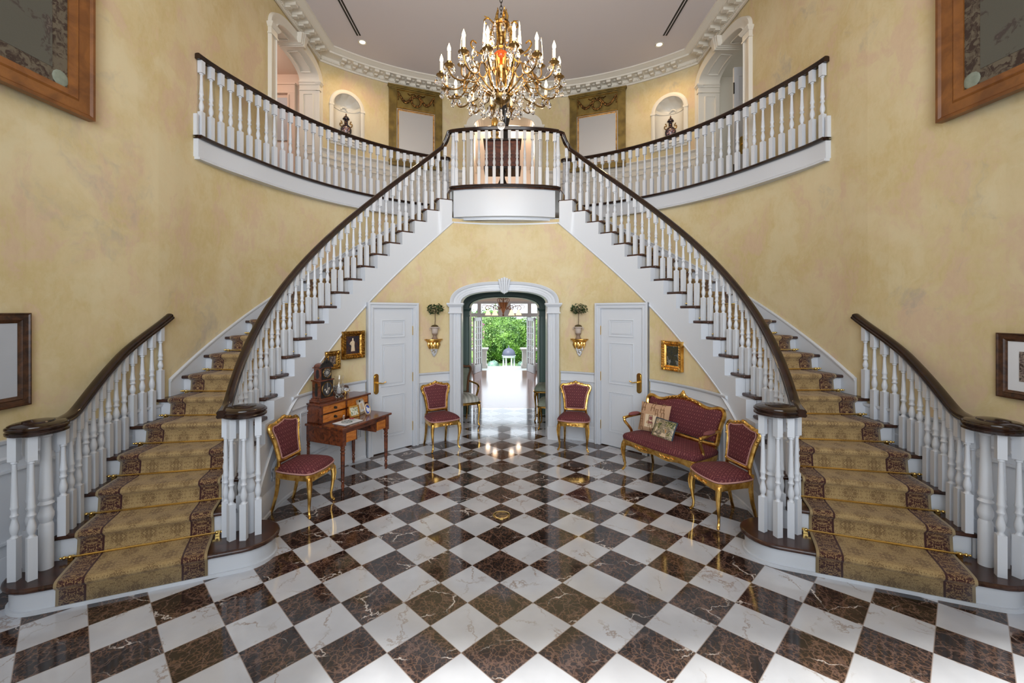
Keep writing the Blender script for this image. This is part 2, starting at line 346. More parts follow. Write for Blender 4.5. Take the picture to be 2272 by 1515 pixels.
# ------------------------------------------------------------------ mesh helpers
def tag(o, label=None, cat=None, group=None, kind=None):
    if label: o['label'] = label
    if cat: o['category'] = cat
    if group: o['group'] = group
    if kind: o['kind'] = kind
    return o
def thing(name, label, cat, loc=(0, 0, 0), rz=0.0, group=None, kind=None):
    o = bpy.data.objects.new(name, None); COL.objects.link(o)
    o.empty_display_size = 0.1
    o.location = loc; o.rotation_euler = (0, 0, rz)
    return tag(o, label, cat, group, kind)
def smooth01(a): a = max(0.0, min(1.0, a)); return a * a * (3 - 2 * a)
def WR(x, y):                                               # plan position on the settee side for a mirrored point (x>=0)
    s = smooth01(abs(x) / 1.5)
    return x * (1 + 0.05 * smooth01(abs(x) / 0.4)) * (1 + 0.012 * s), y * (1 + 0.012 * s)
def side_pt(x, y, side):
    if side < 0: return (x, y)
    return WR(-x, y)
class MB:
    def __init__(s): s.v = []; s.f = []; s.uv = {}; s.fm = {}
    def add(s, vs, fs, uvs=None, m=None):
        n = len(s.v); s.v += [tuple(p) for p in vs]
        for f in fs:
            if m is not None: s.fm[len(s.f)] = m
            s.f.append(tuple(n + i for i in f))
        if uvs:
            for i, u in enumerate(uvs): s.uv[n + i] = u
        return s
    def box(s, c, d, rz=0.0, top=1.0, rx=0.0, ry=0.0, m=None):
        x, y, z = d[0] / 2, d[1] / 2, d[2] / 2
        vs = [(-x, -y, -z), (x, -y, -z), (x, y, -z), (-x, y, -z), (-x * top, -y * top, z), (x * top, -y * top, z), (x * top, y * top, z), (-x * top, y * top, z)]
        if rz or rx or ry:
            M = Matrix.Rotation(rz, 3, 'Z') @ Matrix.Rotation(rx, 3, 'X') @ Matrix.Rotation(ry, 3, 'Y')
            vs = [M @ Vector(p) for p in vs]
        return s.add([(p[0] + c[0], p[1] + c[1], p[2] + c[2]) for p in vs], [(3, 2, 1, 0), (4, 5, 6, 7), (0, 1, 5, 4), (1, 2, 6, 5), (2, 3, 7, 6), (3, 0, 4, 7)], m=m)
    def lathe(s, prof, n=16, c=(0, 0, 0), M=None, sx=1.0, sy=1.0, cap=True, m=None):
        vs = []; fs = []
        for r, z in prof:
            for i in range(n):
                a = 2 * pi * i / n; p = Vector((r * cos(a) * sx, r * sin(a) * sy, z))
                if M: p = M @ p
                vs.append((p[0] + c[0], p[1] + c[1], p[2] + c[2]))
        k = len(prof)
        for j in range(k - 1):
            for i in range(n):
                i2 = (i + 1) % n
                fs.append((j * n + i, j * n + i2, (j + 1) * n + i2, (j + 1) * n + i))
        if cap:
            fs.append(tuple(range(n - 1, -1, -1))); fs.append(tuple((k - 1) * n + i for i in range(n)))
        return s.add(vs, fs, m=m)
    def ball(s, c, r, nu=12, nv=8, M=None, m=None):
        if not isinstance(r, (tuple, list)): r = (r, r, r)
        prof = [(max(1e-4, sin(pi * j / nv)), -cos(pi * j / nv)) for j in range(nv + 1)]
        vs = []; fs = []
        for q, z in prof:
            for i in range(nu):
                a = 2 * pi * i / nu; p = Vector((q * cos(a) * r[0], q * sin(a) * r[1], z * r[2]))
                if M: p = M @ p
                vs.append((p[0] + c[0], p[1] + c[1], p[2] + c[2]))
        for j in range(nv):
            for i in range(nu):
                i2 = (i + 1) % nu
                fs.append((j * nu + i, j * nu + i2, (j + 1) * nu + i2, (j + 1) * nu + i))
        return s.add(vs, fs, m=m)
    def tube(s, path, r, n=8, closed=False, sq=1.0, m=None):
        P = [Vector(p) for p in path]; k = len(P)
        rr = r if isinstance(r, (list, tuple)) else [r] * k
        vs = []; fs = []; prev = None
        for i, p in enumerate(P):
            if closed: t = P[(i + 1) % k] - P[i - 1]
            else: t = P[min(i + 1, k - 1)] - P[max(i - 1, 0)]
            if t.length < 1e-9: t = Vector((0, 0, 1))
            t.normalize()
            if prev is None:
                a = Vector((0, 0, 1)) if abs(t.z) < 0.9 else Vector((1, 0, 0))
                u = a.cross(t).normalized()
            else:
                u = (prev - t * prev.dot(t))
                u = u.normalized() if u.length > 1e-6 else t.orthogonal().normalized()
            prev = u; w = t.cross(u)
            for j in range(n):
                a = 2 * pi * (j + 0.5) / n
                vs.append(p + u * (rr[i] * cos(a)) + w * (rr[i] * sin(a) * sq))
        for i in range(k if closed else k - 1):
            i2 = (i + 1) % k
            for j in range(n):
                j2 = (j + 1) % n
                fs.append((i * n + j, i * n + j2, i2 * n + j2, i2 * n + j))
        if not closed:
            fs.append(tuple(range(n - 1, -1, -1))); fs.append(tuple((k - 1) * n + j for j in range(n)))
        return s.add(vs, fs, m=m)
    def sweep(s, prof, path, closed=False, level=False, m=None):
        """profile (right, up) carried along a path; the profile stays in the plane across the path"""
        P = [Vector(p) for p in path]; k = len(P); n = len(prof); vs = []; fs = []; pr = None
        for i, p in enumerate(P):
            if closed: t = (P[(i + 1) % k] - P[i]).normalized() + (P[i] - P[i - 1]).normalized()
            else:
                t = Vector((0, 0, 0))
                if i < k - 1: t += (P[i + 1] - P[i]).normalized()
                if i > 0: t += (P[i] - P[i - 1]).normalized()
            h = Vector((t.x, t.y, 0))
            if h.length < 0.15 * max(t.length, 1e-9) and pr is not None: rt = pr
            else:
                rt = Vector((h.y, -h.x, 0)); rt.normalize()
            pr = rt; t.normalize()
            sc = 1.0
            if closed or 0 < i < k - 1:
                d1 = P[i] - P[i - 1]; d1.z = 0
                if d1.length > 1e-6:
                    d1.normalize(); cs = abs(rt.dot(Vector((d1.y, -d1.x, 0)))); sc = min(2.0, 1 / max(cs, 0.3))
            up = Vector((0, 0, 1)) if level else rt.cross(t).normalized()
            for a, b in prof: vs.append(p + rt * (a * sc) + up * b)
        for i in range(k if closed else k - 1):
            i2 = (i + 1) % k
            for j in range(n):
                j2 = (j + 1) % n
                fs.append((i * n + j, i * n + j2, i2 * n + j2, i2 * n + j))
        if not closed:
            fs.append(tuple(range(n - 1, -1, -1))); fs.append(tuple((k - 1) * n + j for j in range(n)))
        return s.add(vs, fs, m=m)
    def prism(s, poly, z0, z1, m=None):
        n = len(poly)
        vs = [(x, y, z0) for x, y in poly] + [(x, y, z1) for x, y in poly]
        fs = [tuple(range(n - 1, -1, -1)), tuple(range(n, 2 * n))] + [(i, (i + 1) % n, n + (i + 1) % n, n + i) for i in range(n)]
        return s.add(vs, fs, m=m)
    def slab(s, poly, y0, y1, f=None, m=None):              # polygon in the XZ plane given depth in y
        n = len(poly)
        vs = [(x, y0, z) for x, z in poly] + [(x, y1, z) for x, z in poly]
        if f: vs = [f(p) for p in vs]
        fs = [tuple(range(n)), tuple(range(2 * n - 1, n - 1, -1))] + [((i + 1) % n, i, n + i, n + (i + 1) % n) for i in range(n)]
        return s.add(vs, fs, m=m)
    def build(s, name, material, parent=None, side=0, world=False, angle=35, bevel=0.0, flat=False, seg=2):
        vs, fs = s.v, s.f
        if side > 0:
            vs = []
            for p in s.v:
                x, y = WR(-p[0], p[1]) if p[0] <= 0 else (-p[0], p[1])
                vs.append((x, y, p[2]))
            fs = [tuple(reversed(f)) for f in s.f]
        if world and parent is not None:
            L = parent.location; vs = [(p[0] - L[0], p[1] - L[1], p[2] - L[2]) for p in vs]
        me = bpy.data.meshes.new(name); me.from_pydata([tuple(p) for p in vs], [], fs)
        ms = material if isinstance(material, (list, tuple)) else [material]
        for m in ms: me.materials.append(m)
        if s.fm:
            for i, k in s.fm.items(): me.polygons[i].material_index = k
        if s.uv:
            ul = me.uv_layers.new(name='UVMap')
            for l in me.loops:
                if l.vertex_index in s.uv: ul.data[l.index].uv = s.uv[l.vertex_index]
        me.validate()
        if not flat:
            me.shade_smooth(); me.set_sharp_from_angle(angle=radians(angle))
        me.update()
        o = bpy.data.objects.new(name, me); COL.objects.link(o)
        if parent is not None: o.parent = parent
        if bevel:
            b = o.modifiers.new('bevel', 'BEVEL'); b.width = bevel; b.segments = seg; b.limit_method = 'ANGLE'; b.angle_limit = radians(40)
        return o
def dup(o, parent=None, loc=None, rz=None, scale=None):
    c = o.copy(); COL.objects.link(c)
    if parent is not None: c.parent = parent
    if loc is not None: c.location = loc
    if rz is not None: c.rotation_euler = (0, 0, rz)
    if scale is not None: c.scale = scale
    return c
KIDS = {}
def dup_tree(root, loc, rz, label=None, group=None):
    r = root.copy(); COL.objects.link(r); r.location = loc; r.rotation_euler = (0, 0, rz)
    if label: r['label'] = label
    if group: r['group'] = group
    for ch in list(root.children):
        c = ch.copy(); COL.objects.link(c); c.parent = r
        for g in list(ch.children):
            d = g.copy(); COL.objects.link(d); d.parent = c
    return r
def lerp(a, b, t): return a + (b - a) * t
def frame_rz(fx, fy): return atan2(fx, -fy)                # rotation that turns a thing's front (-y) to (fx, fy)
# ------------------------------------------------------------------ plan of the hall (desk side, x < 0; the settee side is its mirror)
RISE, DPH, PH0, CY = 0.187, 4.865, -27.75, 4.5
FL2 = 21 * RISE                                             # upper floor, 3.927
CEIL = 6.85
def EP(a, b, ph): p = radians(ph); return (-a * cos(p), CY + b * sin(p))
def phk(k): return PH0 + DPH * (k - 1)
def nose(ph): return RISE * ((ph - PH0) / DPH + 1)
def SP(s, ph, extra=0.0):                                   # s across the stair: 0 hall edge, 1 wall edge
    return EP(lerp(2.388, 3.43, s) + extra, lerp(2.438, 3.71, s) + extra, ph)
def wallx(y):                                               # side wall in front of the stair springing
    return -3.60 + 0.18 * smooth01((y - 2.9) / 1.6)
def arch_z(u, half, spring, rise, n=2.5):                   # basket arch, u from its centre line
    q = min(1.0, abs(u) / half)
    return spring + rise * (max(0.0, 1 - q ** n)) ** (1 / n)
SETTING = 'structure'
def frange(a, b, n): return [a + (b - a) * i / n for i in range(n + 1)]
def wall_strip(mb, cols, mid=None):
    """cols: list of (x, y, [(z0, z1), ...]); consecutive columns with the same number of spans are joined"""
    for c, d in zip(cols, cols[1:]):
        if len(c[2]) != len(d[2]): continue
        for (a0, a1), (b0, b1) in zip(c[2], d[2]):
            if a1 - a0 < 1e-4 and b1 - b0 < 1e-4: continue
            mb.add([(c[0], c[1], a0), (d[0], d[1], b0), (d[0], d[1], b1), (c[0], c[1], a1)], [(0, 1, 2, 3)])

# ------------------------------------------------------------------ floors and ceilings
def floor_mb(x0, x1, y0, y1, z=0.0, t=0.12):
    return MB().box(((x0 + x1) / 2, (y0 + y1) / 2, z - t / 2), (x1 - x0, y1 - y0, t))
tag(floor_mb(-4.2, 4.4, -1.6, 8.85).build('floor', M_FLOOR, flat=True), 'checkered black and white marble floor of the entrance hall', 'floor', kind=SETTING)
tag(floor_mb(-3.2, 3.2, 8.85, 14.36).build('floor', M_FARWOOD, flat=True), 'glossy brown wood floor of the garden room beyond the arch', 'floor', kind=SETTING)
_c = MB(); _c.box((0, 4.6, CEIL + 0.05), (13, 12.6, 0.1))
tag(_c.build('ceiling', M_CEIL, flat=True), 'pale lavender grey ceiling above the double staircase', 'ceiling', kind=SETTING)

# ------------------------------------------------------------------ side walls
ARC_R, ARC_C = 4.9, 4.58
def arc_pt(deg, d=0.0):                                     # upper rear wall, deg > 0 on the desk side, d into the room
    r = radians(deg); return (-(ARC_R - d) * sin(r), ARC_C + (ARC_R - d) * cos(r))
AY0, AY1, ASP, ARI = 6.48, 7.96, 6.19, 0.23                  # upper side arches
def side_wall(side, name, label):
    m = MB()
    ys = [-1.6] + frange(2.4, 4.5, 10)
    wall_strip(m, [(wallx(y), y, [(0, CEIL)]) for y in ys])
    wall_strip(m, [(*EP(3.42, 3.75, p), [(0, 3.69)]) for p in frange(0, 69.5, 45)])
    up = lambda y, sp: (-3.42 - 0.03 * smooth01((y - 4.5) / 1.5), y, sp)
    wall_strip(m, [up(y, [(3.66, CEIL)]) for y in frange(4.5, AY0, 6)])
    yc, hw = (AY0 + AY1) / 2, (AY1 - AY0) / 2
    wall_strip(m, [up(y, [(arch_z(y - yc, hw, ASP, ARI), CEIL)]) for y in [yc - hw * cos(pi * i / 36) for i in range(37)]])
    wall_strip(m, [up(AY1, [(3.66, CEIL)]), up(8.07, [(3.66, CEIL)])])
    return tag(m.build(name, M_WALL, side=side, flat=False, angle=25), label, 'wall', kind=SETTING)
side_wall(-1, 'wall_left', 'mottled yellow wall rising past the desk side stairs')
side_wall(1, 'wall_right', 'mottled yellow wall rising past the settee side stairs')
# wall behind the camera with its tall window opening
_w = MB()
for (a, b, z0, z1) in ((-4.0, -2.4, 0, CEIL), (2.4, 4.2, 0, CEIL), (-2.4, 2.4, 0, 0.9), (-2.4, 2.4, 5.7, CEIL)):
    _w.box(((a + b) / 2, -1.66, (z0 + z1) / 2), (b - a, 0.12, z1 - z0))
tag(_w.build('wall_front', M_WALL, flat=True), 'yellow entrance wall with the tall windows', 'wall', kind=SETTING)

# ------------------------------------------------------------------ upper rear wall with niches and central doorway
NI0, NI1 = 35.55, 41.65                                      # niche opening, degrees
NIC = (NI0 + NI1) / 2
NIH = radians(NI1 - NI0) / 2 * ARC_R
DOORX = 0.66
def niche_z(u): return 5.93 + sqrt(max(0.0, NIH * NIH - u * u))
_m = MB()
degs = sorted(set([0.0] + frange(0, 44.8, 56) + frange(NI0, NI1, 24) + [degrees(math.asin(DOORX * q / ARC_R)) for q in (0.3, 0.6, 0.8, 0.9, 0.96, 0.99, 1.0)]))
ddoor = degrees(math.asin(DOORX / ARC_R))
for sd in (-1, 1):
    for a, b in zip(degs, degs[1:]):
        mid = (a + b) / 2
        def spans(d):
            x = ARC_R * sin(radians(d))
            if mid < ddoor: return [(arch_z(x, DOORX, 5.98, 0.24), CEIL)]
            if NI0 < mid < NI1: return [(3.66, 5.30), (niche_z(radians(d - NIC) * ARC_R), CEIL)]
            return [(3.66, CEIL)]
        pts = []
        for d in (a, b):
            x, y = arc_pt(d)
            if sd > 0: x, y = WR(-x, y)
            pts.append((x, y, spans(d)))
        if sd > 0: pts.reverse()
        wall_strip(_m, pts)
tag(_m.build('wall_back', M_WALL, angle=25), 'curved yellow wall of the upper gallery with two shell niches', 'wall', kind=SETTING)
# shell niches
def niche(side, name, label):
    cx, cy = arc_pt(NIC); dx, dy = -sin(radians(NIC)) * -1, -cos(radians(NIC))
    # local frame: u along the wall (towards the room centre), n into the wall
    def P(u, n, z):
        d = NIC - degrees(u / ARC_R); x, y = arc_pt(d)
        r = radians(NIC)
        return (x - sin(r) * n, y + cos(r) * n, z)
    t = thing(name, label, 'niche', kind=SETTING)
    m = MB(); N = 20; zs = frange(5.30, 5.93, 4); R0, DP = NIH, 0.20
    vs = []; fs = []
    for z in zs:
        for i in range(N + 1):
            a = pi * i / N; vs.append(P(-R0 * cos(a), DP * sin(a), z))
    for j in range(len(zs) - 1):
        for i in range(N): k = j * (N + 1) + i; fs.append((k + 1, k, k + N + 1, k + N + 2))
    m.add(vs, fs)
    m.add([P(-R0 * cos(pi * i / N), DP * sin(pi * i / N), 5.30) for i in range(N + 1)], [tuple(range(N + 1))])
    m.build('niche_recess', M_WARMW, t, side=side, world=True)
    m = MB(); vs = []; fs = []; NA, NB = 66, 8                # fluted half dome
    for j in range(NB + 1):
        b = pi / 2 * j / NB
        for i in range(NA + 1):
            a = pi * i / NA
            fl = 1 - (0.13 * abs(sin(a * 5.5)) ** 0.7 * sin(b) if j < NB else 0.0)
            u = -R0 * cos(a) * sin(b) * fl; z = 5.93 + R0 * sin(a) * sin(b) * fl; n = DP * cos(b) + 0.12 * (1 - fl)
            vs.append(P(u, n, z))
    for j in range(NB):
        for i in range(NA): k = j * (NA + 1) + i; fs.append((k, k + 1, k + NA + 2, k + NA + 1))
    m.add(vs, fs)
    for i in range(9):                                        # beaded boss of the shell
        a = pi * (i + 0.5) / 9; m.ball(P(-0.055 * cos(a), DP - 0.02, 5.945 + 0.055 * sin(a)), 0.017, 8, 6)
    m.tube([P(-R0 * cos(pi * i / N), DP * sin(pi * i / N) - 0.004, 5.93) for i in range(N + 1)], 0.009, 6)
    m.build('shell_hood', M_WARMW, t, side=side, world=True, angle=60)
    m = MB(); w = 0.075
    path = [(-R0, 5.30)] + [(-R0 * cos(pi * i / 28), 5.93 + R0 * sin(pi * i / 28)) for i in range(29)] + [(R0, 5.30)]
    vs = []; fs = []
    for (u, z) in path:
        cu, cz = (0, 5.93) if z >= 5.93 else (0, z)
        L = hypot(u - cu, z - cz); eu, ez = (u - cu) / L, (z - cz) / L
        for (q, n) in ((0, 0.01), (0, -0.022), (0.02, -0.030), (0.05, -0.026), (w, -0.014), (w, 0.01)): vs.append(P(u + eu * q, n, z + ez * q))
    k = 6
    for i in range(len(path) - 1):
        for j in range(k): fs.append((i * k + j, i * k + (j + 1) % k, (i + 1) * k + (j + 1) % k, (i + 1) * k + j))
    m.add(vs, fs); 
    for s in (-1, 1):
        u = s * (R0 + w / 2); m.add([P(u - .045, -.034, 5.90), P(u + .045, -.034, 5.90), P(u + .045, 0, 5.90), P(u - .045, 0, 5.90), P(u - .045, -.034, 5.94), P(u + .045, -.034, 5.94), P(u + .045, 0, 5.94), P(u - .045, 0, 5.94)], [(0, 1, 2, 3), (7, 6, 5, 4), (0, 4, 5, 1), (1, 5, 6, 2), (2, 6, 7, 3), (3, 7, 4, 0)])
    m.build('niche_surround', M_WARMW, t, side=side, world=True)
    m = MB()
    for (uw, n1, z0, z1) in ((R0 + 0.11, -0.10, 5.25, 5.30), (R0 + 0.09, -0.065, 5.21, 5.25), (R0 + 0.06, -0.035, 5.165, 5.21)):
        us = frange(-uw, uw, 8); a = [P(u, n1 * (1 - 0.5 * (u / uw) ** 4), 0) for u in us] + [P(u, 0.16 if z1 == 5.30 and abs(u) < R0 else 0.02, 0) for u in reversed(us)]
        m.prism([(p[0], p[1]) for p in a], z0, z1)
    m.build('niche_sill', M_WARMW, t, side=side, world=True)
niche(-1, 'niche', 'white shell-topped wall niche on the desk side of the upper gallery')
niche(1, 'niche', 'white shell-topped wall niche on the settee side of the upper gallery')

# ------------------------------------------------------------------ crown moulding with modillions
_m = MB()
left = [(wallx(y), y) for y in [-1.55] + frange(2.6, 4.6, 6)] + [(-3.45, 8.06)]
arc = [arc_pt(d) for d in frange(44.75, 0, 22)][1:]
pathL = left + arc
pathR = [WR(-x, y) for x, y in reversed(pathL)][1:]
PRF = [(0, 0), (0.028, 0), (0.034, 0.022), (0.030, 0.03), (0.058, 0.052), (0.060, 0.098), (0.085, 0.106), (0.235, 0.112), (0.238, 0.142), (0.262, 0.150), (0.292, 0.178), (0.325, 0.190), (0.328, 0.212), (0, 0.212)]
full = pathL + pathR
_m.sweep(PRF, [(x, y, 6.637) for x, y in full], level=True)
pts = [Vector((x, y, 0)) for x, y in full]; acc = 0.0; nxt = 0.12; nd = 0.03
for p, q in zip(pts, pts[1:]):
    L = (q - p).length; t = (q - p) / L; n = Vector((t.y, -t.x, 0)); rz = atan2(t.y, t.x)
    while nxt < acc + L:
        b = p + t * (nxt - acc)
        if b.y > 3.0 and min(hypot(b.x + 3.45, b.y - 8.06), hypot(b.x - WR(3.45, 8.06)[0], b.y - WR(3.45, 8.06)[1])) > .2:
            c = b + n * 0.145; _m.box((c.x, c.y, 6.637 + 0.085), (0.085, 0.165, 0.048), rz); c = b + n * 0.10; _m.box((c.x, c.y, 6.637 + 0.052), (0.06, 0.08, 0.03), rz)
            c2 = b + t * 0.11 + n * 0.145; _m.ball((c2.x, c2.y, 6.637 + 0.108), (0.034, 0.034, 0.02), 8, 5)
        nxt += 0.22
    while nd < acc + L:
        b = p + t * (nd - acc) + n * 0.045
        if b.y > 4.2: _m.box((b.x, b.y, 6.637 + 0.042), (0.018, 0.022, 0.02), rz)
        nd += 0.036
    acc += L
tag(_m.build('trim_1', M_WARMW, angle=30), 'white crown moulding with modillion blocks below the ceiling', 'crown moulding', kind=SETTING)

# ------------------------------------------------------------------ upper arches (arched casing around an opening), general builder
def casing(mb, P, half, z0, spring, rise, w, prof=((0, 0.0), (0, 0.045), (0.04, 0.052), (0.10, 0.034), (0.5, 0.036), (0.62, 0.048), (0.94, 0.052), (1.0, 0.0)), n=2.5, ext=None, legs=True):
    """P(u, d, z): u along the wall, d out of it"""
    erise = ext if ext else rise + w
    path = []
    if legs: path += [(-half, z0, -1, 0)]
    for i in range(41):
        a = pi * i / 40; u = -half * cos(a)
        zi = arch_z(u, half, spring, rise, n); uo = u * (half + w) / half; zo = arch_z(uo, half + w, spring, erise, n)
        L = hypot(uo - u, zo - zi); path.append((u, zi, (uo - u) / w, (zo - zi) / w))
    if legs: path += [(half, z0, 1, 0)]
    vs = []; fs = []; k = len(prof)
    for (u, z, eu, ez) in path:
        for (q, d) in prof: vs.append(P(u + eu * w * q, d, z + ez * w * q))
    for i in range(len(path) - 1):
        for j in range(k): fs.append((i * k + j, i * k + (j + 1) % k, (i + 1) * k + (j + 1) % k, (i + 1) * k + j))
    mb.add(vs, fs)
def block(mb, P, u0, u1, d0, d1, z0, z1, tu=0.0, td=0.0):     # box in wall coordinates, top flared by tu / td
    mb.add([P(u0, d0, z0), P(u1, d0, z0), P(u1, d1, z0), P(u0, d1, z0), P(u0 - tu, d0, z1), P(u1 + tu, d0, z1), P(u1 + tu, d1 + td, z1), P(u0 - tu, d1 + td, z1)],
           [(0, 1, 2, 3), (7, 6, 5, 4), (0, 4, 5, 1), (1, 5, 6, 2), (2, 6, 7, 3), (3, 7, 4, 0)])
def impost(mb, P, u0, u1, d, z, s=1.0):
    block(mb, P, u0 - .012, u1 + .012, -.02, d + .012, z - .15 * s, z - .13 * s); block(mb, P, u0, u1, -.02, d + .004, z - .13 * s, z - .05 * s)
    block(mb, P, u0 - .006, u1 + .006, -.02, d + .012, z - .05 * s, z - .012 * s, .028, .026); block(mb, P, u0 - .034, u1 + .034, -.02, d + .04, z - .012 * s, z + .012 * s)
def keystone(mb, P, z0, z1, w0, w1, d, dback):
    n = 5
    for i in range(n):
        f = (i - (n - 1) / 2) / n
        a0, a1 = (f - .44 / n) * w0, (f + .44 / n) * w0; b0, b1 = (f - .44 / n) * w1, (f + .44 / n) * w1
        dd = d + 0.022 * (1 - abs(f) * 1.9); zt = z1 - 0.05 * abs(f) ** 1.3 * 2; zb = z0 + 0.03 * abs(f) * 2
        mb.add([P(a0, -dback, zb), P(a1, -dback, zb), P(a1, dd, zb), P(a0, dd, zb), P(b0, 0, zt), P(b1, 0, zt), P(b1, dd + .035, zt), P(b0, dd + .035, zt)],
               [(0, 1, 2, 3), (7, 6, 5, 4), (0, 4, 5, 1), (1, 5, 6, 2), (2, 6, 7, 3), (3, 7, 4, 0)])
def panel_ring(mb, pts, r=0.012):                             # thin raised moulding around a panel
    mb.tube(pts, r, 4, closed=True)
def upper_arch(side, name, label):
    t = thing(name, label, 'archway', kind=SETTING)
    yc, hw = (AY0 + AY1) / 2, (AY1 - AY0) / 2
    P = lambda u, d, z: (-3.45 + d, yc + u, z)
    m = MB(); casing(m, P, hw, FL2, ASP, ARI, 0.17, ext=ARI + 0.16)
    for s in (-1, 1): impost(m, P, *sorted((s * (hw - .004), s * (hw + 0.055 if s > 0 else hw + 0.17))), 0.05, ASP)
    m.build('arch_casing', M_WARMW, t, side=side, world=True)
    m = MB(); keystone(m, P, ASP + ARI - 0.03, 6.60, 0.17, 0.24, 0.09, 0.30)
    m.build('keystone', M_WARMW, t, side=side, world=True)
    m = MB(); D = 0.32; N = 40; vs = []; fs = []             # jambs and panelled soffit
    for i in range(N + 1):
        u = -hw * cos(pi * i / N); z = arch_z(u, hw, ASP, ARI); vs += [P(u, 0, z), P(u, -D, z)]
    for i in range(N): fs.append((2 * i, 2 * i + 1, 2 * i + 3, 2 * i + 2))
    for s in (-1, 1): m.add([P(s * hw, 0, FL2), P(s * hw, -D, FL2), P(s * hw, -D, ASP), P(s * hw, 0, ASP)], [(0, 1, 2, 3)])
    m.add(vs, fs)
    for s in (-1, 1):
        u = s * (hw - 0.008)
        for (z0, z1) in ((FL2 + 0.25, FL2 + 0.95), (FL2 + 1.10, ASP - 0.22)):
            panel_ring(m, [P(u, -.07, z0), P(u, -D + .07, z0), P(u, -D + .07, z1), P(u, -.07, z1)], 0.014)
        us = frange(s * 0.16, s * (hw - 0.10), 10); soff = lambda u: arch_z(u, hw, ASP, ARI) - 0.006
        panel_ring(m, [P(q, -.07, soff(q)) for q in us] + [P(q, -D + .07, soff(q)) for q in reversed(us)], 0.014)
        block(m, P, min(s * hw, s * (hw - .035)), max(s * hw, s * (hw - .035)), -D, 0.03, ASP - 0.012, ASP + 0.014); block(m, P, min(s * hw, s * (hw - .018)), max(s * hw, s * (hw - .018)), -D, 0.02, ASP - 0.05, ASP - 0.012); block(m, P, min(s * hw, s * (hw - .02)), max(s * hw, s * (hw - .02)), -D, 0.02, ASP - 0.15, ASP - 0.13)
    m.build('arch_reveal', M_WARMW, t, side=side, world=True)
upper_arch(-1, 'archway', 'white arched opening with keystone above the desk side stairs')
upper_arch(1, 'archway', 'white arched opening with keystone above the settee side stairs')
# side halls behind those arches
def side_hall(side, m_wall, label):
    m = MB()
    def q(a, b, c, d): m.add([a, b, c, d], [(0, 1, 2, 3)])
    x0, x1, y0, y1, zc = -6.0, -3.77, 5.2, 8.35, 6.55
    q((x1, y1, FL2), (x0, y1, FL2), (x0, y1, zc), (x1, y1, zc)); q((x0, y1, FL2), (x0, y0, FL2), (x0, y0, zc), (x0, y1, zc)); q((x0, y0, FL2), (x1, y0, FL2), (x1, y0, zc), (x0, y0, zc)); q((x0, y0, zc), (x1, y0, zc), (x1, y1, zc), (x0, y1, zc))
    q((x1, y0, FL2), (x1, AY0, FL2), (x1, AY0, zc), (x1, y0, zc))
    tag(m.build('wall_hall', m_wall, side=side, flat=True), label, 'wall', kind=SETTING)
side_hall(-1, M_PINK, 'pinkish hall wall behind the desk side arch upstairs')
side_hall(1, M_WARMW, 'white hall wall behind the settee side arch upstairs')

# ------------------------------------------------------------------ upper floor slab, gallery edge and landing
_m = MB()
GA, GB = 3.30, 3.70
def gx(ph): return 0.065 * (1 - smooth01((ph - 4) / 14))     # the edge flares to the wall at its end
for sd in (-1, 1):
    ph = frange(3.8, 90, 40); vs = []; fs = []
    for p in ph:
        for (a, b) in ((GA + gx(p), GB), (6.3, 7.6)):
            x, y = EP(a, b, p)
            if sd > 0: x, y = WR(-x, y)
            vs += [(x, y, FL2 - 0.03), (x, y, FL2 - 0.002)]
    for i in range(len(ph) - 1):
        a = i * 4; b = a + 4; q = [(a + 1, a + 3, b + 3, b + 1), (a, b, b + 2, a + 2), (a, a + 1, b + 1, b)]
        fs += [f if sd < 0 else tuple(reversed(f)) for f in q]
    _m.add(vs, fs)
LAND_F = [(-0.835, 6.775), (-0.80, 6.735), (-0.6, 6.675), (-0.3, 6.632), (0, 6.618), (0.3, 6.632), (0.6, 6.675), (0.80, 6.735), (0.86, 6.79)]
a = [SP(1.0, p, 0.12) for p in frange(69.55, 90, 6)]; _poly = LAND_F + [WR(-x, y) for x, y in a] + list(reversed(a))[1:]
_m.prism(_poly, FL2 - 0.06, FL2 - 0.001)
tag(_m.build('floor_upper', M_TREAD, angle=30), 'dark wood floor of the upper gallery and landing', 'floor', kind=SETTING)
NOSEP = [(0, -0.036), (0.022, -0.036), (0.034, -0.028), (0.038, -0.016), (0.034, -0.004), (0.022, 0.004), (-0.05, 0.004), (-0.05, -0.036)]
def gallery_edge(side, label):
    t = thing('gallery_edge', label, 'gallery edge', (side_pt(-3.3, 4.64, side)[0], 4.6, 3.7), kind=SETTING)
    ph = frange(4.1, 69.6, 44)
    m = MB(); m.sweep(NOSEP, [(*EP(GA + gx(p), GB, p), FL2) for p in ph]); m.build('nosing', M_MAHOG, t, side=side, world=True)
    m = MB(); m.sweep([(0.0, -0.245), (0.0, -0.036), (-0.03, -0.036), (-0.03, -0.245)], [(*EP(GA + .012 + gx(p), GB + .012, p), FL2) for p in ph])
    m.sweep([(0.014, -0.262), (0.017, -0.245), (0.0, -0.228), (-0.16, -0.236), (-0.16, -0.262)], [(*EP(GA + .012 + gx(p), GB + .012, p), FL2) for p in ph])
    x, y = EP(GA + 0.10, GB, 4.1); m.box((x - .012, y + 0.012, FL2 - 0.15), (0.065, 0.03, 0.228))
    m.build('fascia', M_WHITE, t, side=side, world=True)
gallery_edge(-1, 'white fascia and dark nosing of the gallery on the desk side')
gallery_edge(1, 'white fascia and dark nosing of the gallery on the settee side')
t = thing('balcony_front', 'curved white balcony front above the central arch', 'balcony', (0, 6.7, 3.4), kind=SETTING)
m = MB(); m.sweep(NOSEP, [(x, y, FL2) for x, y in LAND_F]); m.build('nosing', M_MAHOG, t, world=True)
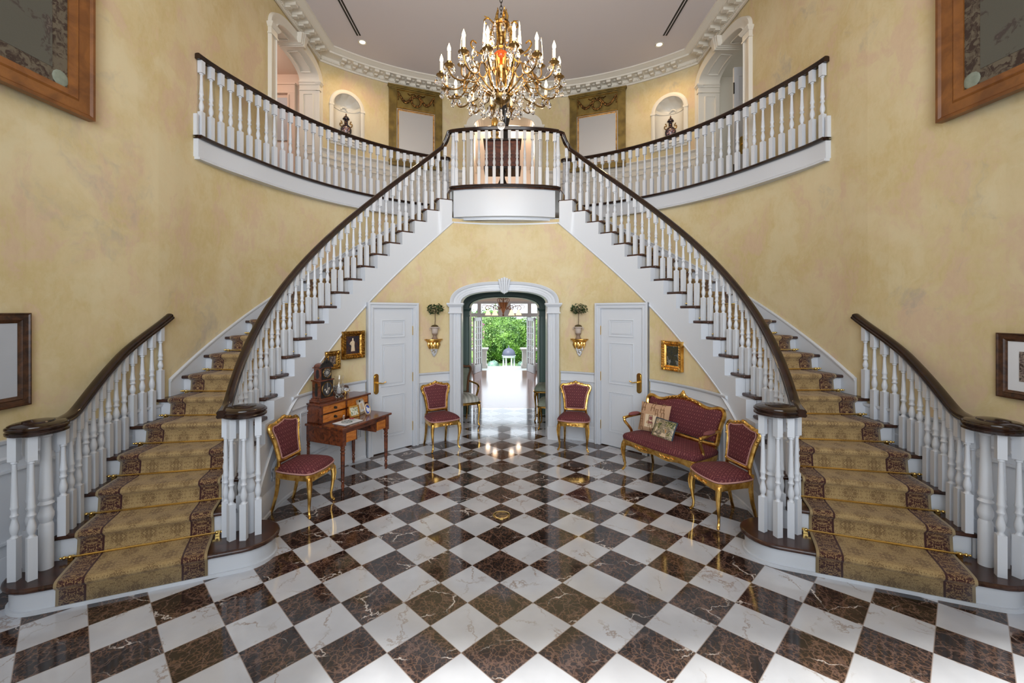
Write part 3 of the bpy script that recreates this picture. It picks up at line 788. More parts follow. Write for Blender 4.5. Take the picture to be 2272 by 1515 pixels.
m = MB(); inner = [(x * 0.992, y + 0.028) for x, y in LAND_F[1:-1]]
m.prism(inner + [(0.81, 6.95), (-0.80, 6.95)], 3.45, FL2 - 0.036)
m.build('balcony_fascia', M_WHITE, t, world=True, angle=25)
m = MB(); bk = [(*EP(2.36, 2.41, p),) for p in frange(69.3, 90, 8)]; bk = bk + [WR(-x, y) for x, y in reversed(bk[:-1])]
m.prism([(x * .97, y + .10) for x, y in LAND_F[1:-1]] + [(x, y + .03) for x, y in reversed(bk)], 3.405, 3.452)
m.sweep([(-.02, 0), (.03, 0), (.03, .02), (.014, .028), (.014, .05), (-.02, .05)], [(x, y, 3.358) for x, y in bk])
m.build('balcony_soffit', M_WHITE, t, world=True)

# ------------------------------------------------------------------ rounded wall under the stairs with the central arch
AW, ASP1, ARI1 = 0.672, 2.10, 0.20
_m = MB(); WA, WB = 2.335, 2.385
def wall_top(p): return 3.43 if p > 69.5 else max(0.02, nose(p) - 0.30)
pe = degrees(math.acos(AW / WA))
phs = sorted(set(frange(-29, 69.5, 60) + [69.55, pe] + [degrees(math.acos(AW * q / WA)) for q in (0.99, 0.96, 0.9, 0.8, 0.65, 0.45, 0.22, 0.0)]))
for sd in (-1, 1):
    for a, b in zip(phs, phs[1:]):
        cols = []
        for p in (a, b):
            x, y = EP(WA, WB, p); z0 = 0.0
            if (a + b) / 2 > pe: z0 = arch_z(x, AW, ASP1, ARI1)
            if sd > 0: x, y = WR(-x, y)
            cols.append((x, y, [(z0, wall_top(min(p, a + 1e-6) if abs(p - 69.55) < 1e-3 and b <= 69.56 else p))]))
        if sd > 0: cols.reverse()
        wall_strip(_m, cols)
tag(_m.build('wall_stair', M_WALL, angle=25), 'rounded yellow wall under the two stair flights around the arch', 'wall', kind=SETTING)
# white wainscot on it
DOORS = (35.5, 56.2)
def wainscot(side, name, label):
    t = thing(name, label, 'wainscot', (*side_pt(-2.2, 5.0, side), 0), kind=SETTING)
    def P(p, d, z): return (*EP(WA - d, WB - d, p), z)
    lo, hi = -21.0, 68.9
    def cols(a, b, n):
        m = MB(); wall_strip(m, [(*EP(WA - .008, WB - .008, p), [(0, min(1.0, max(0.05, nose(p) - 0.42)))]) for p in frange(a, b, n)]); return m
    m = cols(lo, DOORS[0], 40); m.v, m.f = m.v, m.f; m2 = cols(DOORS[1], hi, 8); m.add(m2.v, m2.f); m.build('wainscot_panel', M_WHITE, t, side=side, world=True, angle=25)
    BASE = [(0, 0), (0.028, 0), (0.028, 0.03), (0.018, 0.04), (0.018, 0.19), (0.012, 0.205), (0.006, 0.225), (0, 0.23)]
    RAIL = [(0, -0.16), (0.010, -0.16), (0.016, -0.145), (0.008, -0.13), (0.008, -0.04), (0.026, -0.026), (0.034, -0.008), (0.034, 0.0), (0, 0.0)]
    for nm, prof, z, rg in (('base_moulding', BASE, 0.0, ((lo, DOORS[0]), (DOORS[1], hi))), ('chair_rail', RAIL, 1.055, ((5.0, DOORS[0]), (DOORS[1], hi)))):
        m = MB()
        for a, b in rg: m.sweep([(q, z2) for q, z2 in prof], [(*EP(WA - .008, WB - .008, p), z) for p in frange(a, b, max(6, int((b - a) / 2)))])
        m.build(nm, M_WHITE, t, side=side, world=True)
    m = MB()
    def ring(a, b, z0, z1, z1b=None, z0b=None):
        z1b = z1 if z1b is None else z1b; n = 8
        for off, r in ((0.016, 0.013), (0.013, 0.007)):
            k = 0 if off == 0.016 else 0.028
            da = degrees(k / 2.36)
            pts = [P(lerp(a + da, b - da, i / n), off, z0 + k) for i in range(n + 1)] + [P(lerp(b - da, a + da, i / n), off, lerp(z1b, z1, i / n) - k) for i in range(n + 1)]
            m.tube(pts, r, 4, closed=True)
    for (a, b) in ((8.5, 20.5), (22.5, 33.8), (57.6, 67.4)): ring(a, b, 0.30, 0.84)
    ring(-4.5, 6.2, 0.30, 0.42, 0.76)
    m.build('panel_moulding', M_WHITE, t, side=side, world=True)
    m = MB()                                                 # thin moulding under the flight where it meets the wainscot
    m.tube([P(p, 0.022, nose(p) - 0.44 - 0.13 * smooth01((p + 6) / 30)) for p in frange(-17, 7.6, 14)], 0.014, 6)
    m.build('raking_moulding', M_WHITE, t, side=side, world=True)
wainscot(-1, 'wainscot', 'white panelled wainscot behind the writing desk')
wainscot(1, 'wainscot', 'white panelled wainscot behind the red settee')
# wainscot on the flat walls by the camera and on the gallery
def near_wainscot(side, label):
    t = thing('wainscot', label, 'wainscot', (*side_pt(-3.6, 2.0, side), 0), kind=SETTING)
    ys = [-1.5] + frange(2.4, 4.3, 8); path = [(wallx(y), y) for y in ys]
    m = MB(); m.sweep([(0, 0), (.012, 0), (.012, 1.0), (0, 1.0)], [(x, y, 0) for x, y in path]); m.build('wainscot_panel', M_WHITE, t, side=side, world=True)
    m = MB(); m.sweep([(0, 0), (.034, 0), (.034, .10), (.026, .13), (.022, .20), (.014, .23), (0, .23)], [(x, y, 0) for x, y in path]); m.build('base_moulding', M_WHITE, t, side=side, world=True)
    m = MB(); m.sweep([(0, -.16), (.02, -.16), (.026, -.14), (.014, -.125), (.014, -.04), (.036, -.024), (.044, 0), (0, 0)], [(x, y, 1.07) for x, y in path]); m.build('chair_rail', M_WHITE, t, side=side, world=True)
    m = MB()
    for a, b in ((1.6, 2.75), (2.95, 3.55), (3.7, 4.2)): panel_ring(m, [(wallx(a) + .014, a, .33), (wallx(b) + .014, b, .33), (wallx(b) + .014, b, .84), (wallx(a) + .014, a, .84)], 0.016)
    m.build('panel_moulding', M_WHITE, t, side=side, world=True)
near_wainscot(-1, 'white wainscot behind the wall side railing of the desk side stairs')
near_wainscot(1, 'white wainscot behind the wall side railing of the settee side stairs')
def gallery_wainscot(side, label):
    t = thing('wainscot', label, 'wainscot', (*side_pt(-2.2, 8.9, side), FL2), kind=SETTING)
    ph = frange(44.6, degrees(math.asin(0.84 / ARC_R)), 26)
    m = MB(); m.sweep([(0, 0), (.012, 0), (.012, 1.0), (0, 1.0)], [(*arc_pt(d), FL2) for d in ph]); m.build('wainscot_panel', M_WARMW, t, side=side, world=True)
    m = MB(); m.sweep([(0, 0), (.03, 0), (.03, .16), (.012, .2), (0, .2)], [(*arc_pt(d), FL2) for d in ph]); m.build('base_moulding', M_WARMW, t, side=side, world=True)
    m = MB(); m.sweep([(0, -.18), (.022, -.18), (.028, -.16), (.014, -.14), (.014, -.05), (.03, -.035), (.05, -.014), (.05, 0), (0, 0)], [(*arc_pt(d), 5.035) for d in ph]); m.build('chair_rail', M_WARMW, t, side=side, world=True)
    m = MB()
    for a, b in ((43.6, 34.5), (33.2, 23.5), (22.2, 11.2)):
        n = 6; panel_ring(m, [(*arc_pt(lerp(a, b, i / n), .018), FL2 + .27) for i in range(n + 1)] + [(*arc_pt(lerp(b, a, i / n), .018), FL2 + .83) for i in range(n + 1)], 0.014)
    m.build('panel_moulding', M_WARMW, t, side=side, world=True)
gallery_wainscot(-1, 'panelled wainscot of the gallery below the desk side mirror')
gallery_wainscot(1, 'panelled wainscot of the gallery below the settee side mirror')

# ------------------------------------------------------------------ central arch, cross hall and second arch
t = thing('archway', 'white arched doorway with fluted keystone between the two gilt chairs', 'archway', (0, 6.85, 0), kind=SETTING)
def PA(u, d, z):
    p = degrees(math.acos(max(-1, min(1, -u / WA))))
    y = CY + WB * sin(radians(p)); return (u, y - d, z)
m = MB(); casing(m, PA, AW, 0.0, ASP1, ARI1, 0.172, prof=((0, -0.02), (0, 0.05), (0.05, 0.06), (0.12, 0.045), (0.20, 0.045), (0.22, 0.052), (0.34, 0.052), (0.36, 0.045), (0.44, 0.045), (0.46, 0.052), (0.58, 0.052), (0.60, 0.045), (0.66, 0.045), (0.72, 0.06), (0.94, 0.07), (1.0, 0.062), (1.0, -0.02)), ext=0.355)
for s in (-1, 1): block(m, PA, *sorted((s * (AW - .004), s * (AW + .185))), -.02, .085, 0, .2); 
m.build('arch_casing', M_WHITE, t, world=True)
m = MB()
for s in (-1, 1): impost(m, PA, *sorted((s * (AW - .004), s * (AW + .176))), 0.075, ASP1, 1.0)
m.build('impost', M_WHITE, t, world=True)
m = MB(); keystone(m, PA, ASP1 + ARI1 - 0.04, ASP1 + 0.415, 0.11, 0.20, 0.09, 0.10); m.build('keystone', M_WHITE, t, world=True)
m = MB(); vs = []; fs = []; N = 40
for i in range(N + 1):
    u = -AW * cos(pi * i / N); z = arch_z(u, AW, ASP1, ARI1); vs += [PA(u, 0.0, z), (u, 7.06, z)]
for i in range(N): fs.append((2 * i, 2 * i + 1, 2 * i + 3, 2 * i + 2))
m.add(vs, fs)
for s in (-1, 1): m.add([PA(s * AW, 0, 0), (s * AW, 7.06, 0), (s * AW, 7.06, ASP1), PA(s * AW, 0, ASP1)], [(0, 1, 2, 3)])
m.build('arch_reveal', M_WHITE, t, world=True)
# cross hall: green walls between the first and the second arch
m = MB()
def quadw(mm, x0, y0, x1, y1, z0, z1): mm.add([(x0, y0, z0), (x1, y1, z0), (x1, y1, z1), (x0, y0, z1)], [(0, 1, 2, 3)])
S2, R2 = 2.03, 0.22
for s in (-1, 1):
    quadw(m, s * 1.22, 8.35, s * AW, 8.35, 0, 2.75); quadw(m, s * 1.22, 7.06, s * 1.22, 8.35, 0, 2.75); quadw(m, s * 1.22, 7.06, s * (AW), 7.06, 0, 2.75)
us = [-AW * cos(pi * i / 30) for i in range(31)]
wall_strip(m, [(u, 8.35, [(arch_z(u, AW, S2, R2), 2.75)]) for u in us]); wall_strip(m, [(u, 7.06, [(arch_z(u, AW, ASP1, ARI1), 2.75)]) for u in us])
wall_strip(m, [(u, 8.85, [(arch_z(u, AW, S2, R2), 2.75)]) for u in us])
for s in (-1, 1): quadw(m, s * AW, 8.35, s * AW, 8.85, 0, S2); quadw(m, s * 3.2, 8.85, s * AW, 8.85, 0, 2.75)
for a, b in zip(us, us[1:]): m.add([(a, 8.35, arch_z(a, AW, S2, R2)), (b, 8.35, arch_z(b, AW, S2, R2)), (b, 8.85, arch_z(b, AW, S2, R2)), (a, 8.85, arch_z(a, AW, S2, R2))], [(0, 1, 2, 3)])
m.add([(-1.22, 7.06, 2.75), (1.22, 7.06, 2.75), (1.22, 8.35, 2.75), (-1.22, 8.35, 2.75)], [(0, 1, 2, 3)])
tag(m.build('wall_passage', M_GREEN, angle=25), 'dark green walls of the passage behind the central arch', 'wall', kind=SETTING)
t = thing('archway', 'dark green inner arch at the far side of the passage', 'archway', (0, 8.35, 0), kind=SETTING)
P2 = lambda u, d, z: (u, 8.35 - d, z)
m = MB(); casing(m, P2, AW, 0, S2, R2, 0.16, ext=0.35)
for s in (-1, 1): impost(m, P2, *sorted((s * (AW - .004), s * (AW + .16))), 0.05, S2)
m.build('arch_casing', M_GREEN, t, world=True)
# garden room beyond
m = MB(); Y2 = 14.3
for s in (-1, 1): quadw(m, s * 3.2, 8.85, s * 3.2, Y2, 0, 2.75)
m.add([(-3.2, 8.85, 2.75), (3.2, 8.85, 2.75), (3.2, Y2, 2.75), (-3.2, Y2, 2.75)], [(0, 1, 2, 3)])
for (x0, x1, z0, z1) in ((-3.2, 3.2, 2.28, 2.75), (-3.2, -1.72, 0, 2.28), (1.72, 3.2, 0, 2.28)): m.box(((x0 + x1) / 2, Y2 + .06, (z0 + z1) / 2), (x1 - x0, 0.12, z1 - z0))
tag(m.build('wall_garden_room', M_CREAM, flat=True), 'cream walls of the bright garden room', 'wall', kind=SETTING)
t = thing('window_1', 'white transom windows and sidelights around the open garden doors', 'window', (0, Y2, 0), kind=SETTING)
m = MB()
for x in (-1.68, -0.83, 0.83, 1.68): m.box((x, Y2 + .05, 1.14), (0.12, 0.12, 2.28))
m.box((0, Y2 + .05, 1.84), (3.4, 0.13, 0.12)); m.box((0, Y2 + .05, 2.25), (3.4, 0.13, 0.08)); m.box((0, Y2 + .05, 2.04), (0.42, 0.1, 0.34))
for s in (-1, 1): m.box((s * 1.255, Y2 + .05, 0.12), (0.8, 0.1, 0.24))
m.build('window_frame', M_WHITE, t, world=True, flat=True)
m = MB()
for (x0, x1, z0, z1) in ((-0.78, -0.21, 1.9, 2.21), (0.21, 0.78, 1.9, 2.21), (-1.62, -0.9, 1.9, 2.21), (0.9, 1.62, 1.9, 2.21), (-1.62, -0.9, .24, 1.78), (0.9, 1.62, .24, 1.78)): m.box(((x0 + x1) / 2, Y2 + .05, (z0 + z1) / 2), (x1 - x0, 0.006, z1 - z0))
m.build('window_glass', M_PANE, t, world=True, flat=True)
def french_door(hx, ang, name, label, s):
    t = thing(name, label, 'door', (hx, Y2 - 0.02, 0.0), ang, kind=SETTING)
    w, h = 0.76, 1.76
    m = MB(); d = 0.04
    for x in (0.05, w - 0.05): m.box((s * x, 0, h / 2 + .01), (0.10, d, h))
    m.box((s * w / 2, 0, 0.13), (w, d, 0.25)); m.box((s * w / 2, 0, h - .05), (w, d, 0.11))
    iw = w - 0.2
    for i in (1, 2): m.box((s * (0.1 + iw * i / 3), 0, h / 2), (0.02, d * .8, h - .2))
    for j in range(1, 7): m.box((s * w / 2, 0, 0.255 + (h - .36) * j / 7), (iw, d * .8, 0.02))
    m.build('door_frame', M_WHITE, t, flat=True)
    m = MB(); m.box((s * w / 2, 0, h / 2 + .07), (iw, 0.005, h - .36)); m.build('door_glass', M_PANE, t, flat=True)
    m = MB(); m.box((s * (w - .05), -.025, .82), (0.035, 0.01, 0.18)); m.tube([(s * (w - .05), -.03, .84), (s * (w - .05), -.06, .84), (s * (w - .14), -.06, .84)], .009, 6)
    m.build('door_handle', M_BRASS, t)
french_door(-0.755, radians(-106), 'door_1', 'open white glazed garden door on the desk side', 1)
french_door(0.755, radians(106), 'door_2', 'open white glazed garden door on the settee side', -1)
# ------------------------------------------------------------------ staircases
def aout(ph): return 3.53 - 0.09 * smooth01((ph + 15) / 12)
def TP(s, ph):                                              # tread plan point, s=1 reaches the wall edge
    a0, b0 = 2.388, 2.438; a1 = aout(ph); b1 = 3.71 if ph > 0 else a1
    return EP(lerp(a0, a1, s), lerp(b0, b1, s), ph)
C_IN, C_OUT = (-2.10, 3.51, 0.215), (-3.17, 3.03, 0.20)      # rounded ends of the bottom step
def front_ph(k, s):
    if k != 1: return phk(k)
    dx, dy = C_IN[0] - C_OUT[0], C_IN[1] - C_OUT[1]; L = hypot(dx, dy); n = (dy / L, -dx / L)
    lo, hi = -45.0, -10.0
    for _ in range(30):
        mid = (lo + hi) / 2; x, y = TP(s, mid); w = (x - C_OUT[0]) * n[0] + (y - C_OUT[1]) * n[1]
        if w > lerp(C_OUT[2], C_IN[2], 1 - s): lo = mid
        else: hi = mid
    return (lo + hi) / 2
def hull(pts):
    pts = sorted(set(pts)); lo = []; hi = []
    for seq, H in ((pts, lo), (list(reversed(pts)), hi)):
        for p in seq:
            while len(H) >= 2 and (H[-1][0] - H[-2][0]) * (p[1] - H[-2][1]) - (H[-1][1] - H[-2][1]) * (p[0] - H[-2][0]) <= 0: H.pop()
            H.append(p)
    return lo[:-1] + hi[:-1]
def circ(c, r, n=28): return [(c[0] + r * cos(2 * pi * i / n), c[1] + r * sin(2 * pi * i / n)) for i in range(n)]
def staircase(side, label):
    t = thing('staircase', label, 'staircase', (*side_pt(-2.7, 3.2, side), 0))
    pol = hull(circ(C_IN, C_IN[2] + .035) + circ(C_OUT, C_OUT[2] + .035) + [TP(0.0, phk(2) + .8), TP(0.98, phk(2) + .8)])
    MB().prism(pol, RISE - 0.036, RISE).build('tread', M_TREAD, t, side=side, world=True, bevel=0.014)
    base = hull(circ(C_IN, C_IN[2]) + circ(C_OUT, C_OUT[2]) + [TP(0.03, phk(2) + .4), TP(0.97, phk(2) + .4)])
    m = MB().prism(base, 0, RISE - 0.036); m.prism(hull(circ(C_IN, C_IN[2] + .016) + circ(C_OUT, C_OUT[2] + .016) + [TP(0.03, phk(2) + .4), TP(0.97, phk(2) + .4)]), 0, 0.026)
    m.build('riser', M_WHITE, t, side=side, world=True)
    for k in range(2, 21):
        p0 = phk(k); p1 = phk(k + 1)
        fr = [TP(s, p0 - 0.62 * (2.9 / lerp(2.39, 3.45, s))) for s in frange(0, 1, 4)]
        bk = [TP(s, p1 + (0.8 if s < .02 else 0.25)) for s in frange(1, 0, 4)]
        ins = [TP(0, q) for q in frange(p1 + .8, p0 - .75, 4)][1:-1]; outs = [TP(1, q) for q in frange(p0 - .5, p1 + .25, 3)][1:-1]
        MB().prism(fr + outs + bk + ins, RISE * k - 0.034, RISE * k).build('tread', M_TREAD, t, side=side, world=True, bevel=0.012)
    for k in range(2, 22):
        p = phk(k); a = TP(0.035, p); b = TP(0.995, p); a2 = TP(0.035, p + .35); b2 = TP(0.995, p + .35)
        MB().prism([a, b, b2, a2], RISE * (k - 1) - .02, RISE * k - 0.034).build('riser', M_WHITE, t, side=side, world=True, flat=True)
    # hall side stringer: stepped top, flowing lower edge
    m = MB(); vs = []; fs = []
    for k in range(1, 21):
        for p in frange(phk(k), phk(k + 1), 4):
            zt = RISE * k - 0.034; zb = max(0.0, nose(p) - 0.43 - 0.14 * smooth01((p + 6) / 30))
            if k == 1: zt = min(zt, RISE - .04)
            x, y = EP(2.352, 2.402, p); x2, y2 = EP(2.42, 2.47, p); x3, y3 = EP(2.322, 2.372, p)
            vs += [(x3, y3, zb), (x3, y3, zt), (x2, y2, zt), (x2, y2, zb)]
    for i in range(len(vs) // 4 - 1):
        for j in range(4): fs.append((i * 4 + j, i * 4 + (j + 1) % 4, i * 4 + 4 + (j + 1) % 4, i * 4 + 4 + j))
    m.add(vs, fs)
    m.tube([(*EP(2.328, 2.378, p), max(0.02, nose(p) - 0.43 - 0.14 * smooth01((p + 6) / 30))) for p in frange(4, 70, 50)], 0.013, 6)
    m.build('stringer', M_WHITE, t, side=side, world=True, angle=30)
    # plastered underside
    m = MB(); vs = []; fs = []
    for p in frange(-20, 69.5, 50):
        z = max(0.01, nose(p) - 0.42 - 0.14 * smooth01((p + 6) / 30)); vs += [(*EP(2.35, 2.40, p), z), (*EP(3.44, 3.70, p), z)]
    for i in range(50): fs.append((2 * i, 2 * i + 1, 2 * i + 3, 2 * i + 2))
    m.add(vs, fs); m.build('soffit', M_WHITE, t, side=side, world=True)
    # skirting along the wall
    m = MB(); vs = []; fs = []
    ps = [-1.4] + frange(-1.3, 72, 60)
    for p in ps:
        zt = nose(p) + 0.10; zb = nose(p) - 0.30
        x, y = EP(3.422, 3.752, p); x2, y2 = EP(3.402, 3.725, p); x3, y3 = EP(3.392, 3.712, p)
        vs += [(x, y, zb), (x2, y2, zb), (x2, y2, zt - .03), (x3, y3, zt - .022), (x3, y3, zt - .006), (x, y, zt)]
    for i in range(len(ps) - 1):
        for j in range(6): fs.append((i * 6 + j, i * 6 + (j + 1) % 6, i * 6 + 6 + (j + 1) % 6, i * 6 + 6 + j))
    fs.append((0, 1, 2, 3, 4, 5)); m.add(vs, fs)
    m.build('skirt_board', M_WHITE, t, side=side, world=True, angle=30)
    # white outer stringer of the lowest steps
    m = MB()
    for k in range(2, 7):
        a = [TP(0.99, p) for p in frange(phk(k), phk(k + 1), 2)]; b = [TP(0.975, p) for p in reversed(frange(phk(k), phk(k + 1), 2))]
        m.prism(a + b, 0, RISE * k - .034)
    m.build('stringer', M_WHITE, t, side=side, world=True)
    return t
staircase(-1, 'curved staircase with dark treads rising behind the writing desk')
staircase(1, 'curved staircase with dark treads rising behind the red settee')

# carpet runner with UVs in metres
def runner(side, label):
    m = MB(); NS = 10; prof = []                              # (k, phi offset in metres back from the riser, height)
    rows = []; v = 0.0
    S0, S1 = 0.135, 0.885
    seq = [(1, 0.0, 0.028)]
    for k in range(1, 21):
        h = RISE * k
        seq += [(k, 0.006, h - 0.055), (k, -0.020, h - 0.034), (k, -0.036, h - 0.016), (k, -0.030, h + 0.004), (k, -0.012, h + 0.013), (k, 0.03, h + 0.014), (k, 0.10, h + 0.013)]
        seq += [(k + 1, -0.030, h + 0.014), (k + 1, -0.010, h + 0.024), (k + 1, -0.002, h + 0.05)]
    seq += [(21, -0.012, 21 * RISE - .05)]
    pts = []
    for (k, d, z) in seq:
        row = []
        for i in range(NS + 1):
            s = lerp(S0, S1, i / NS); x, y = TP(s, front_ph(k, s)); R = hypot(x, y - CY)
            ph = front_ph(k, s) + degrees((d - 0.012) / R); x, y = TP(s, ph); row.append((x, y, z))
        pts.append(row)
    dist = [0.0]
    for a, b in zip(pts, pts[1:]): dist.append(dist[-1] + (Vector(a[NS // 2]) - Vector(b[NS // 2])).length)
    vs = []; uv = []
    for row, dd in zip(pts, dist):
        for i, p in enumerate(row): vs.append(p); uv.append((0.80 * i / NS, dd))
    fs = []
    for j in range(len(pts) - 1):
        for i in range(NS): a = j * (NS + 1) + i; fs.append((a + 1, a, a + NS + 1, a + NS + 2))
    m.add(vs, fs, uv)
    o = m.build('stair_runner', M_RUNNER, side=side, angle=70)
    so = o.modifiers.new('pile', 'SOLIDIFY'); so.thickness = 0.011; so.offset = -1
    return tag(o, label, 'carpet')
runner(-1, 'gold and brown patterned carpet runner on the stairs by the writing desk')
runner(1, 'gold and brown patterned carpet runner on the stairs by the settee')
ORD = 'first second third fourth fifth sixth seventh eighth ninth tenth eleventh twelfth thirteenth fourteenth'.split()
def rods(side, who):
    for k in range(2, 13):
        ph = phk(k) - 0.75; z = RISE * (k - 1) + 0.030
        a = Vector((*TP(0.095, ph), z)); b = Vector((*TP(0.925, ph), z))
        t = thing('stair_rod', 'brass stair rod on the runner %s, %s from the floor' % (who, ORD[k - 2]), 'stair rod', (*side_pt((a.x + b.x) / 2, (a.y + b.y) / 2, side), RISE * (k - 1)), group='brass stair rods ' + who)
        m = MB(); m.tube([a, b], 0.0075, 8); m.build('rod', M_BRASS, t, side=side, world=True)
        d = (b - a).normalized()
        for e, s in ((a, -1), (b, 1)):
            m = MB(); m.ball(e + d * (s * .012), 0.013, 10, 6); m.ball(e + d * (s * .032), 0.009, 8, 6); m.box((e.x - d.x * s * .02, e.y - d.y * s * .02 + .006, e.z - .010), (0.03, 0.022, 0.036), atan2(d.y, d.x)); m.ball((e.x - d.x * s * .02, e.y - d.y * s * .02, e.z), 0.0135, 10, 6)
            m.build('finial', M_BRASS, t, side=side, world=True)
rods(-1, 'by the writing desk')
rods(1, 'by the settee')

# ------------------------------------------------------------------ railings
RAILP = [(-0.026, -0.030), (0.026, -0.030), (0.034, -0.022), (0.036, -0.008), (0.029, 0.000), (0.035, 0.012), (0.033, 0.022), (0.021, 0.031), (0.0, 0.034), (-0.021, 0.031), (-0.033, 0.022), (-0.035, 0.012), (-0.029, 0.000), (-0.036, -0.008), (-0.034, -0.022)]
BAL = {}
def baluster_mesh(h, w=0.048):
    key = (round(h, 2), w)
    if key in BAL: return BAL[key]
    h = key[0]; m = MB(); b = 0.285; tb = max(0.14, h - 0.80); r = w / 2; T = h - tb
    m.box((0, 0, b / 2), (w, w, b))
    L = T - b
    prof = [(r * .95, 0), (r * .62, .012), (r * .62, .022), (r * .8, .03), (r * 1.0, .055), (r * .98, .075), (r * .62, .115), (r * .55, .128), (r * .86, .14), (r * .98, .148), (r * .70, .160), (r * .72, .185), (r * .92, .196), (r * .92, .204), (r * .80, .214)]
    prof = [(q, z * L / 0.40 if L < .40 else z) for q, z in prof]
    prof += [(r * .66, L * .66), (r * .52, L - .03), (r * .52, L - .02), (r * .78, L - .016), (r * .78, L - .006), (r * .6, L)]
    m.lathe([(q, z + b) for q, z in prof], 12)
    m.box((0, 0, (T + h) / 2), (w, w, h - T))
    o = m.build('baluster', M_WHITE, angle=40); me = o.data; bpy.data.objects.remove(o); BAL[key] = me
    return me
NEWEL = {}
def newel_mesh(h):
    k = round(h, 2)
    if k in NEWEL: return NEWEL[k]
    m = MB(); m.lathe([(.040, 0), (.040, .30), (.036, .315), (.030, .325), (.042, .36), (.043, .385), (.028, .43), (.030, .44), (.044, .455), (.030, .475), (.040, .495), (.042, .505), (.036, .53), (.027, h - .12), (.026, h - .05), (.033, h - .045), (.033, h - .03), (.028, h)], 18)
    o = m.build('newel_post', M_WHITE, angle=40); me = o.data; bpy.data.objects.remove(o); NEWEL[k] = me
    return me
def place(me, name, parent, x, y, z, rz):
    o = bpy.data.objects.new(name, me); COL.objects.link(o); o.parent = parent
    L = parent.location; o.location = (x - L[0], y - L[1], z - L[2]); o.rotation_euler = (0, 0, rz)
    return o
def smax(a, b, e=0.05): return 0.5 * (a + b + sqrt((a - b) ** 2 + e * e))
def railz_in(ph): return smax(1.185, nose(ph) + 0.742)
def railz_out(ph): return smax(1.195, nose(ph) + 0.745)
def volute(t, c, z, side):
    m = MB()
    m.lathe([(.02, -.036), (.150, -.036), (.158, -.030), (.160, -.016), (.152, -.008), (.152, -.004), (.160, .004), (.160, .014), (.150, .020), (.148, .026), (.132, .034), (.085, .038), (.08, .046), (.055, .050), (.02, .052)], 40, (c[0], c[1], z))
    m.build('volute_cap', M_MAHOG, t, side=side, world=True)
def rz_at(x, y): return atan2(y - CY, x)
def inner_railing(side, label):
    t = thing('stair_railing', label, 'railing', (*side_pt(-2.1, 3.51, side), RISE))
    RA, RB = 2.465, 2.515
    path = [(*EP(RA, RB, p), railz_in(p)) for p in frange(-27.0, 66.4, 90)]
    x, y = EP(RA, RB, 67.4); z = railz_in(67.4)
    path += [(x, y, z + .03), (-0.915, 6.80, z + .075), (-0.885, 6.795, 4.74), (-0.872, 6.79, 4.785), (-0.84, 6.782, 4.792), (-0.80, 6.772, 4.797)]
    m = MB(); m.sweep(RAILP, path); m.build('handrail', M_MAHOG, t, side=side, world=True, angle=40)
    volute(t, (-2.10, 3.50), 1.185, side)
    place(newel_mesh(1.185 - .036 - RISE), 'newel_post', t, *side_pt(-2.085, 3.545, side), RISE, 0)
    for i, (bx, by) in enumerate(((-2.236, 3.474), (-2.155, 3.415), (-2.062, 3.425), (-2.0, 3.515), (-2.185, 3.585))):
        place(baluster_mesh(1.185 - .034 - RISE), 'baluster', t, *side_pt(bx, by, side), RISE, radians((20, -35, 10, 30, 0)[i]))
    for k in range(2, 21):
        for d in (0.95, 3.40):
            ph = phk(k) + d - .45
            x, y = EP(RA, RB, ph); x, y = side_pt(x, y, side)
            place(baluster_mesh(railz_in(ph) - .024 - RISE * k), 'baluster', t, x, y, RISE * k, rz_at(x, y))
inner_railing(-1, 'long curved railing with dark handrail on the hall side of the desk side stairs')
inner_railing(1, 'long curved railing with dark handrail on the hall side of the settee side stairs')
def oa(ph): return 3.475 - 0.075 * smooth01((ph + 11) / 9.5)
def outer_railing(side, label):
    t = thing('stair_railing', label, 'railing', (*side_pt(-3.22, 3.02, side), RISE))
    m = MB(); m.sweep(RAILP, [(-3.262 + .08 * q, 2.93 + .1 * q, 1.195) for q in (0, 1)][:0] + [(*EP(oa(p) + 0.0, oa(p), p), railz_out(p)) for p in frange(-25.5, -1.6, 34)])
    m.build('handrail', M_MAHOG, t, side=side, world=True, angle=40)
    volute(t, (-3.215, 2.985), 1.195, side)
    place(newel_mesh(1.195 - .036 - RISE), 'newel_post', t, *side_pt(-3.225, 3.045, side), RISE, 0)
    for i, (bx, by) in enumerate(((-3.29, 2.905), (-3.185, 2.915), (-3.315, 3.02), (-3.25, 3.15), (-3.262, 3.235))):
        place(baluster_mesh(1.195 - .034 - RISE), 'baluster', t, *side_pt(bx, by, side), RISE, radians((15, -30, 0, 20, 15)[i]))
    for ph, k in [(phk(k) + d, k) for k in range(2, 7) for d in (-0.25, 1.4, 3.05) if phk(k) + d < -2.2]:
        x, y = EP(oa(ph), oa(ph), ph); x, y = side_pt(x, y, side)
        place(baluster_mesh(railz_out(ph) - .024 - RISE * k), 'baluster', t, x, y, RISE * k, rz_at(x, y))
outer_railing(-1, 'short rising railing by the wall at the foot of the desk side stairs')
outer_railing(1, 'short rising railing by the wall at the foot of the settee side stairs')
